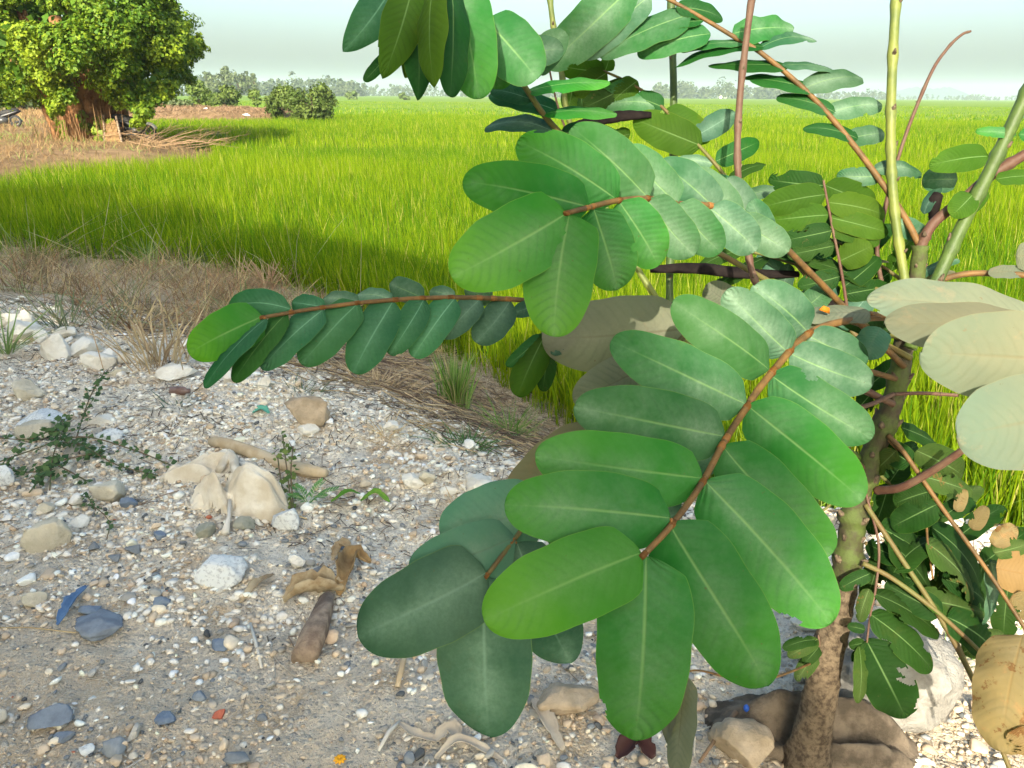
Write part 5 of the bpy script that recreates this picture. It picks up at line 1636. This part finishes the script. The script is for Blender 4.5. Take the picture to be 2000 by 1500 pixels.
# long frond reaching left
frond([(1750, 740, TP), (1450, 655, 1.06), (1250, 618, 1.02), (1060, 590, .97), (900, 581, .92), (750, 587, .88), (620, 602, .84), (512, 620, .81)], (.0055, .0026), [
    (568, 604, 437, 606, 56, {'m': 'teal', 'bend': .10, 'dz': .01}), (634, 600, 563, 588, 40, {'m': 'teal', 'dz': .03}), (700, 592, 628, 580, 34, {'m': 'grey', 'dz': .03}), (765, 586, 692, 574, 30, {'m': 'grey', 'dz': .03}), (828, 583, 756, 552, 48, {'m': 'grey', 'dz': .03}), (888, 581, 836, 566, 30, {'m': 'grey', 'dz': .03}), (960, 585, 905, 560, 40, {'m': 'grey', 'dz': .03}),
    (512, 618, 367, 690, 92, {'m': 'bright', 'sh': .88}), (520, 622, 392, 752, 36, {'m': 'teal', 'asp': .3}), (560, 612, 450, 742, 46, {'m': 'deep', 'asp': .34}), (632, 604, 508, 718, 60, {'m': 'teal'}), (700, 592, 590, 712, 76, {'m': 'teal'}), (768, 588, 690, 727, 80, {'m': 'teal'}), (828, 584, 762, 690, 58, {'m': 'teal'}),
    (888, 583, 808, 696, 66, {'m': 'teal'}), (938, 584, 866, 658, 54, {'m': 'blue'}), (996, 588, 930, 668, 66, {'m': 'blue'}), (1062, 592, 1002, 612, 34, {'m': 'blue'}), (1130, 600, 1080, 690, 50, {'m': 'blue'})],
    dz=-.02)

# frond hanging into the picture from the top
frond([(1780, 700, TP), (1520, 560, TP), (1250, 400, 1.02), (1096, 262, .95), (1032, 180, .90), (965, 70, .83), (900, -20, .76), (850, -60, .72)], (.006, .003), [
    (770, -30, 674, 98, 74, {'m': 'teal', 'pt': 1.9, 'bd': .80}), (810, -40, 752, 146, 82, {'m': 'olive', 'pt': 2.0, 'bd': .74}), (850, -50, 842, 168, 58, {'m': 'olive', 'pt': 1.9, 'bd': .70}), (800, 0, 822, 192, 66, {'m': 'deep', 'pt': 2.0, 'bd': .76}), (880, -40, 888, 184, 66, {'m': 'deep', 'pt': 2.2, 'bd': .73}), (890, -50, 935, 188, 110, {'m': 'fresh', 'bd': .77}),
    (840, 20, 792, 150, 60, {'m': 'olive', 'pt': 2.0, 'bd': .78}), (950, 40, 1048, 152, 110, {'m': 'dusty', 'bd': .82}), (1000, 110, 1100, 95, 60, {'m': 'grey', 'bd': .9}), (760, 105, 712, 158, 26, {'m': 'deep', 'bd': .84, 'asp': .3}), (955, 60, 975, 170, 90, {'m': 'fresh', 'bd': .86}), (870, 60, 905, 150, 60, {'m': 'blue', 'bd': .85}), (1040, 140, 1105, 60, 60, {'m': 'grey', 'bd': .92}),
    (1030, 178, 1192, 158, 24, {'m': 'fresh', 'asp': .36}), (1040, 195, 955, 172, 34, {'m': 'teal', 'asp': .36, 'dz': .02}), (1088, 216, 955, 182, 40, {'m': 'teal', 'dz': .02}), (1060, 222, 1205, 216, 22, {'m': 'fresh', 'asp': .36}), (1092, 264, 946, 236, 34, {'m': 'blue', 'dz': .03}), (1096, 262, 1220, 262, 40, {'m': 'deep', 'dz': .03})],
    dz=-.01, rmat=RACHG, nodes=False)

# arching frond against the sky at the right
frond([(1796, 480, TP), (1770, 430, TP), (1730, 368, TP + .01), (1655, 268, TP + .02), (1580, 183, TP + .03), (1490, 106, TP + .03), (1440, 76, TP + .03), (1380, 40, TP + .03), (1300, -4, TP + .03), (1200, -50, TP + .03)], (.0072, .0035), [
    (1497, 92, 1318, 118, 22, {'m': 'deep', 'pt': 1.9, 'asp': .3}), (1547, 130, 1384, 124, 24, {'m': 'deep', 'pt': 1.9, 'asp': .3}), (1594, 176, 1456, 147, 26, {'m': 'deep', 'asp': .32}), (1634, 221, 1519, 184, 28, {'m': 'deep', 'asp': .32}), (1676, 271, 1571, 244, 26, {'m': 'deep', 'asp': .32}), (1722, 345, 1634, 343, 36, {'m': 'grey'}),
    (1478, 98, 1600, 68, 24, {'m': 'grey', 'pt': 1.9, 'asp': .3}), (1527, 128, 1638, 134, 15, {'m': 'grey', 'asp': .3}), (1568, 174, 1690, 144, 42, {'m': 'grey'}), (1618, 222, 1726, 200, 40, {'m': 'grey'}), (1652, 272, 1734, 256, 38, {'m': 'grey'}), (1708, 332, 1806, 333, 30, {'m': 'grey'}),
    (1430, 66, 1556, 50, 48, {'m': 'dusty', 'rip': 3}), (1438, 62, 1500, 74, 20, {'m': 'fresh', 'asp': .3}), (1388, 66, 1244, 98, 48, {'m': 'dusty'}), (1348, 28, 1168, 100, 54, {'m': 'dusty', 'sh': .9}), (1240, -30, 1070, 130, 92, {'m': 'dusty'}), (1270, -10, 1130, 110, 60, {'m': 'grey', 'dz': .03}), (1320, 14, 1417, 30, 34, {'m': 'deep'}), (1375, 40, 1240, 60, 20, {'m': 'deep', 'asp': .3}),
    (1755, 432, 1812, 464, 40, {'m': 'grey'}), (1460, 85, 1330, 92, 14, {'m': 'dusty', 'asp': .3})],
    dz=.02, nodes=False)

# frond behind, upper middle
frond([(1700, 690, TP + .05), (1560, 520, TP + .10), (1470, 415, TP + .12), (1395, 318, TP + .14), (1290, 206, TP + .15), (1235, 165, TP + .15), (1178, 138, TP + .15)], (.0058, .0028), [
    (1182, 140, 1092, 128, 46, {'m': 'olive'}), (1185, 142, 1120, 180, 50, {'m': 'olive'}), (1182, 138, 1190, 112, 30, {'m': 'olive'}), (1230, 165, 1140, 210, 50, {'m': 'dark'}), (1240, 168, 1168, 195, 44, {'m': 'fresh'}), (1245, 158, 1190, 205, 46, {'m': 'olive'}), (1282, 205, 1180, 202, 34, {'m': 'dusty'}), (1296, 210, 1240, 190, 40, {'m': 'deep'}),
    (1370, 285, 1238, 232, 70, {'m': 'olive', 'dz': -.02}), (1300, 215, 1390, 272, 56, {'m': 'olive'}), (1358, 266, 1438, 218, 46, {'m': 'blue'}), (1398, 315, 1485, 276, 42, {'m': 'deep'}), (1392, 320, 1314, 316, 24, {'m': 'grey'}), (1424, 352, 1496, 316, 22, {'m': 'dark', 'asp': .36}), (1440, 390, 1545, 368, 26, {'m': 'grey'}), (1230, 262, 1165, 282, 30, {'m': 'olive', 'bd': TP + .15}), (1180, 290, 1230, 252, 30, {'m': 'olive', 'bd': TP + .15}),
    (1480, 420, 1400, 340, 40, {'m': 'grey'}), (1120, 160, 1110, 215, 40, {'m': 'olive', 'bd': TP + .16}), (1135, 170, 1138, 212, 34, {'m': 'dark', 'bd': TP + .16})],
    dz=.0, rmat=RACHG, nodes=False)

# frond of undersides right of the middle
frond([(1660, 640, TP + .05), (1645, 540, TP + .04), (1625, 440, TP + .03), (1608, 352, TP + .02)], (.0035, .0025), [
    (1610, 362, 1500, 350, 50, {'m': 'dark', 'dz': .03}), (1612, 380, 1488, 405, 56, {'m': 'olive', 'dz': .02}), (1618, 420, 1500, 432, 52, {'m': 'olive', 'dz': .02}), (1625, 450, 1530, 470, 44, {'m': 'dark'}), (1630, 480, 1540, 498, 40, {'m': 'dark'}), (1612, 362, 1712, 400, 56, {'m': 'olive', 'dz': .02}), (1616, 395, 1738, 418, 52, {'m': 'olive', 'dz': .02}), (1622, 425, 1740, 452, 46, {'m': 'olive'}), (1626, 450, 1720, 474, 36, {'m': 'olive'}),
    (1640, 510, 1704, 480, 56, {'m': 'olive', 'dz': -.02}), (1640, 540, 1560, 560, 44, {'m': 'dark'}), (1650, 575, 1740, 560, 40, {'m': 'dark'}), (1648, 560, 1720, 500, 40, {'m': 'dark'})],
    dz=.0, rmat=STEMR, nodes=False)
# low, flat fronds in the tangle behind
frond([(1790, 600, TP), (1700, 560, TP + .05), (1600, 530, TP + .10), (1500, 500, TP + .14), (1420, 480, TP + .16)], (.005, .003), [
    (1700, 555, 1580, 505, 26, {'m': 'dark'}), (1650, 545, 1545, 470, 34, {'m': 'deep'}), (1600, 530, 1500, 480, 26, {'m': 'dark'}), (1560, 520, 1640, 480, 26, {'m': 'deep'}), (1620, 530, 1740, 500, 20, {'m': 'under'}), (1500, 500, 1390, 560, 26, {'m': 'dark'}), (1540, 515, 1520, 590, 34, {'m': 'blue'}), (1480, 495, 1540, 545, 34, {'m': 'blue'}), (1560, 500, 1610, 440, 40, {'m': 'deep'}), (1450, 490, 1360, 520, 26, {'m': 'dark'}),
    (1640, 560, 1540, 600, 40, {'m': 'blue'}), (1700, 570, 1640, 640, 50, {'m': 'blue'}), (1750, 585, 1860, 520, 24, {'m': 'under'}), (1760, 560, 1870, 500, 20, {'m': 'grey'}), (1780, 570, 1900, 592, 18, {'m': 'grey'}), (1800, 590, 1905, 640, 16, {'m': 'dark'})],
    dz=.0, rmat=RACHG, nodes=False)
frond([(1770, 640, TP), (1740, 620, 1.05), (1700, 612, 1.0)], (.005, .004), [
    (1700, 612, 1552, 614, 38, {'m': 'under'}), (1700, 622, 1575, 626, 26, {'m': 'under', 'dz': .0}), (1720, 640, 1690, 700, 60, {'m': 'underblue'}), (1740, 650, 1640, 620, 40, {'m': 'dark', 'dz': .03})], dz=.0, nodes=False)
# right edge
frond([(1830, 560, TP - .02), (1880, 450, TP - .03), (1935, 335, TP - .05), (1985, 230, TP - .06)], (.005, .004), [
    (1930, 305, 1820, 322, 52, {'m': 'olive'}), (1985, 262, 1908, 254, 20, {'m': 'fresh', 'asp': .3}), (1990, 262, 2060, 262, 30, {'m': 'fresh'}), (1945, 350, 2030, 340, 30, {'m': 'olive'}), (1980, 222, 2050, 214, 22, {'m': 'grey'}), (1870, 350, 1804, 352, 52, {'m': 'grey', 'bd': TP}), (1900, 380, 1860, 420, 50, {'m': 'olive'}), (1805, 418, 1835, 362, 22, {'m': 'blue', 'bd': TP}), (1870, 420, 1930, 370, 40, {'m': 'olive'}), (1930, 535, 2010, 528, 26, {'m': 'pale'}), (1985, 500, 2050, 500, 60, {'m': 'pale'})],
    dz=.0, rmat=STEMG, nodes=False)
# small dark things on the trunk top
MB().tube([P(1822, 430, TP), P(1826, 390, TP), P(1832, 380, TP)], [.006, .010, .008], 10).build('dry_bud', PODM, shrub)
# big pale leaflets lit by the sun
frond([(1790, 640, TP), (1900, 600, 1.0), (2050, 620, .86), (2130, 700, .74), (2150, 800, .68)], (.006, .004), [
    (2060, 655, 1700, 572, 96, {'m': 'pale', 'dz': .04, 'sh': 1.15}), (2080, 672, 1735, 620, 100, {'m': 'pale', 'dz': .02, 'sh': 1.1}), (2125, 710, 1805, 690, 176, {'m': 'pale', 'dz': .0}), (2150, 800, 1878, 850, 190, {'m': 'pale', 'dz': -.02}), (2060, 630, 1930, 625, 50, {'m': 'pale', 'bd': .95})],
    label='stalk of the sunlit pale leaflets at the right picture edge', nodes=False)

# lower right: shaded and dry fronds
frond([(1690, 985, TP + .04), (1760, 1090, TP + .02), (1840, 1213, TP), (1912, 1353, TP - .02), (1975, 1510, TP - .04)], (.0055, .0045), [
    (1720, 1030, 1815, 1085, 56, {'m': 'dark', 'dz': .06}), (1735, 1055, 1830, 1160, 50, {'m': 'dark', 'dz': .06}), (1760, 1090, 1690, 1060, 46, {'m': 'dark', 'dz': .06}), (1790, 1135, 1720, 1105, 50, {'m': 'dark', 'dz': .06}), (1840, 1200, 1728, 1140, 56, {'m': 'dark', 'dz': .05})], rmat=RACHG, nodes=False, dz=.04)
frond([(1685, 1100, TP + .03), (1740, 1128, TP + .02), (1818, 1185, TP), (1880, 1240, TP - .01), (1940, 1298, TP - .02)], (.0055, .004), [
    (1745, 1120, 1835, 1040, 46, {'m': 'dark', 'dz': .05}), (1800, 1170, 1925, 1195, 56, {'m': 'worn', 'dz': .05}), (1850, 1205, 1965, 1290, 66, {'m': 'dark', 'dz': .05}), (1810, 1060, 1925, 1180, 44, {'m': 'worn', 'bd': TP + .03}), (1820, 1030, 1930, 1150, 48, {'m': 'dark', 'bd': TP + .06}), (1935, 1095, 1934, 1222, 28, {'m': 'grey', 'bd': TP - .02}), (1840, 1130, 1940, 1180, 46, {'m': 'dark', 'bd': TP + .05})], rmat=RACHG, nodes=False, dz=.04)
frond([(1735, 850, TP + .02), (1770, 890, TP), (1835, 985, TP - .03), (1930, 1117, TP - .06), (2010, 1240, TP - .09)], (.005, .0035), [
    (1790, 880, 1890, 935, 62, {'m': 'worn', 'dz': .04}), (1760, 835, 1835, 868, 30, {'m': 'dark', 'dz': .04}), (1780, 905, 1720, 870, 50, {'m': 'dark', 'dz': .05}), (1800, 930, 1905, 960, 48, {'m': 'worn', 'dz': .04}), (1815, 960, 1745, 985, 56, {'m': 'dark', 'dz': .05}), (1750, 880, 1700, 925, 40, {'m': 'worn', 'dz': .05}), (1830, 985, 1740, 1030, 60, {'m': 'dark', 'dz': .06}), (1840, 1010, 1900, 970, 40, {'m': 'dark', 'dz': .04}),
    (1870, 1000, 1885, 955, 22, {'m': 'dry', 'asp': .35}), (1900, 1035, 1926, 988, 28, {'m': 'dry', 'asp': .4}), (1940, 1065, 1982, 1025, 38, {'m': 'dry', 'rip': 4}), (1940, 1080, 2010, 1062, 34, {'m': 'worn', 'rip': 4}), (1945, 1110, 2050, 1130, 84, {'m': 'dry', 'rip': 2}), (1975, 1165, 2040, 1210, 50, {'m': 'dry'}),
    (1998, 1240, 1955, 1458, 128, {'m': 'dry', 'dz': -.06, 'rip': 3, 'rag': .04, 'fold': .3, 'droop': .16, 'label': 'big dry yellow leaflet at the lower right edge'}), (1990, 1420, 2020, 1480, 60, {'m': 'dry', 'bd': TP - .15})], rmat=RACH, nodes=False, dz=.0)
frond([(1735, 860, TP + .02), (1800, 930, TP + .01), (1808, 1000, TP + .02), (1812, 1060, TP + .03), (1822, 1130, TP + .03)], (.003, .002), [], rmat=RACH, nodes=False)
frond([(1690, 960, TP + .04), (1716, 1062, TP + .03), (1710, 1150, TP + .02), (1700, 1200, TP + .02), (1693, 1255, TP + .02)], (.003, .002), [
    (1700, 1200, 1830, 1308, 60, {'m': 'dark'}), (1708, 1160, 1842, 1236, 42, {'m': 'dark'}), (1692, 1250, 1772, 1408, 98, {'m': 'dark', 'rip': 2}), (1678, 1262, 1683, 1378, 26, {'m': 'worn', 'asp': .28}), (1698, 1150, 1676, 1216, 28, {'m': 'worn'}), (1690, 1230, 1655, 1222, 20, {'m': 'dark'}), (1690, 1255, 1658, 1262, 22, {'m': 'dark'}), (1700, 1120, 1640, 1150, 30, {'m': 'dark'})], rmat=STEMR, nodes=False, dz=.01)
frond([(1600, 1300, TD - .06), (1600, 1255, TD - .08), (1598, 1240, TD - .08)], (.003, .002), [
    (1598, 1248, 1540, 1282, 28, {'m': 'worn'}), (1598, 1272, 1556, 1330, 32, {'m': 'worn'}), (1600, 1262, 1570, 1296, 26, {'m': 'dark'}), (1596, 1250, 1530, 1262, 24, {'m': 'dark'})], rmat=STEMR, nodes=False, dz=-.01)
frond([(1640, 960, TP + .05), (1600, 1000, TP + .06), (1500, 1010, TP + .08), (1420, 990, TP + .08)], (.003, .002), [
    (1600, 1000, 1500, 960, 60, {'m': 'dark'}), (1640, 960, 1530, 900, 50, {'m': 'dark'}), (1560, 1005, 1480, 1080, 60, {'m': 'dark'}), (1600, 1010, 1560, 1100, 60, {'m': 'dark'})], rmat=RACHG, nodes=False, dz=.01)
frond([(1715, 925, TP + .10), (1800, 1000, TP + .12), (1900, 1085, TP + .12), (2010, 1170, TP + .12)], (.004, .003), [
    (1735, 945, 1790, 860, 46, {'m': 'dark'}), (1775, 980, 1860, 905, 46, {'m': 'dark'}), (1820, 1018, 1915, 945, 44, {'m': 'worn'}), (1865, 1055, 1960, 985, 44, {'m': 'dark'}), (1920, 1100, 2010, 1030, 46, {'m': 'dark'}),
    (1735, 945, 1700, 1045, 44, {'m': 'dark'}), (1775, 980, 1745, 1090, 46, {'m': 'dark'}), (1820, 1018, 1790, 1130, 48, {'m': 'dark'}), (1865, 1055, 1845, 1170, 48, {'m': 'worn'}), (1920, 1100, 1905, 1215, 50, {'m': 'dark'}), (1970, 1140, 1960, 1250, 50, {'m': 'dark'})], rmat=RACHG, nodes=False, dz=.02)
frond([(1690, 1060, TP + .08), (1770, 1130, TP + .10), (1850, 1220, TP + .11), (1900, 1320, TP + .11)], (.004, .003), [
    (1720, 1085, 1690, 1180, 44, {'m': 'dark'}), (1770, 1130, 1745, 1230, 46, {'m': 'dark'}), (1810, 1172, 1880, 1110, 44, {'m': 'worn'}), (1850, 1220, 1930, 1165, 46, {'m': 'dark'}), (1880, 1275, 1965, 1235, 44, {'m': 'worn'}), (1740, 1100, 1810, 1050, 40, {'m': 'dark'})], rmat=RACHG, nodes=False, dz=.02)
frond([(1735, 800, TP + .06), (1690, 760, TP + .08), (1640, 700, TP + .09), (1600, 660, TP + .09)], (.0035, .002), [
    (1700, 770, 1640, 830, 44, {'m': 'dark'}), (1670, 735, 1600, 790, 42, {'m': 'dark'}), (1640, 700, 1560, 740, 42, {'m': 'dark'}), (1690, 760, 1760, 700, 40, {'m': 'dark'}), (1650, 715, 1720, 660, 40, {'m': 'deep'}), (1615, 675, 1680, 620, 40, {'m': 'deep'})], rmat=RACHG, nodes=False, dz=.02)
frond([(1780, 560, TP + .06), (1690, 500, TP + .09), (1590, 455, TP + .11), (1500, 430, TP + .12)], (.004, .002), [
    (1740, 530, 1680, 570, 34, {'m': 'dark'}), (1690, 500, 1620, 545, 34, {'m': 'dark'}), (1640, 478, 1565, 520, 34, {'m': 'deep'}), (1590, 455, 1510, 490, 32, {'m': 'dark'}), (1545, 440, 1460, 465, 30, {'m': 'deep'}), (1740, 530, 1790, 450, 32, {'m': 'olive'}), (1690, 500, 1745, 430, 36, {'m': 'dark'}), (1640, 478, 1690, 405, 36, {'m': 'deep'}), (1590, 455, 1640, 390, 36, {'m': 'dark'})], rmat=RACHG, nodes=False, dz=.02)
# curled leaf hanging by the rice, hanging dry leaf at the bottom
frond([(1300, 700, 1.02), (1150, 640, 1.0), (1065, 652, .98)], (.003, .002), [
    (1068, 650, 1012, 772, 64, {'m': 'olive', 'fold': .5, 'dz': -.02}), (1075, 660, 1058, 765, 40, {'m': 'dark', 'dz': .01}), (1060, 655, 990, 715, 30, {'m': 'deep', 'dz': -.01, 'asp': .3}), (1190, 680, 1160, 735, 50, {'m': 'olive', 'dz': .02}), (1230, 690, 1180, 745, 44, {'m': 'fresh', 'dz': .02})], nodes=False)
frond([(1600, 1290, TD - .05), (1480, 1330, 1.1), (1350, 1310, 1.02), (1325, 1370, 1.0)], (.0025, .0015), [
    (1340, 1320, 1318, 1520, 56, {'m': 'under', 'label': 'grey dry hanging leaflet at the bottom edge'}), (1330, 1330, 1290, 1450, 34, {'m': 'under', 'dz': .03})], nodes=False)
# seed pods: black, dry, winged
def pod(pts, wpx, label):
    q = spline(pts, 24); v = []
    mb = MB()
    c = [P(*p) for p in q]
    mb.tube(c, [wpx / 2 * p[2] / F * (.35 + .65 * math.sin(math.pi * min(1, .12 + i / 23 * .8))) for i, p in enumerate(q)], 10, jit=.15, flat=.55)
    o = mb.build('seed_pod', PODM, shrub)
    o['label'] = label


pod([(1118, 246, TP + .12), (1170, 234, TP + .12), (1220, 226, TP + .12), (1272, 224, TP + .12)], 26, 'black dried pod in the upper middle')
pod([(1270, 526, TP + .12), (1360, 524, TP + .12), (1460, 534, TP + .12), (1560, 536, TP + .12)], 26, 'long black dried pod lying across behind the leaflets')
pod([(1540, 585, TP + .08), (1600, 590, TP + .08), (1670, 600, TP + .08)], 30, 'black dried pod among the inner leaflets')
curl = P(1612, 604, .985)
o = MB().box(curl, .015, .003, .007, rot=Matrix.Rotation(.35, 3, 'Y'), taper=.55).build('orange_petal', simple('orange petal on leaf', (.42, .14, .008)), shrub)

# ================================================================== HAZE
HX, HY0, HY1, HZ0, HZ1 = 3600, -3600, 3600, -3.0, 60
bx = MB().box((0, (HY0 + HY1) / 2, (HZ0 + HZ1) / 2), 2 * HX, HY1 - HY0, HZ1 - HZ0)
m, t = new_mat('pale haze')
out = N(t, 'OutputMaterial')
vol = N(t, 'VolumePrincipled')
vol.inputs['Color'].default_value = (.66, .80, .86, 1)
vol.inputs['Density'].default_value = .0003
vol.inputs['Anisotropy'].default_value = 0.0
t.links.new(vol.outputs[0], out.inputs['Volume'])
hz = bx.build('haze', m, None, False, origin=(0, 0, 0))
tag(hz, 'pale haze over the distant rice plain', kind='stuff')
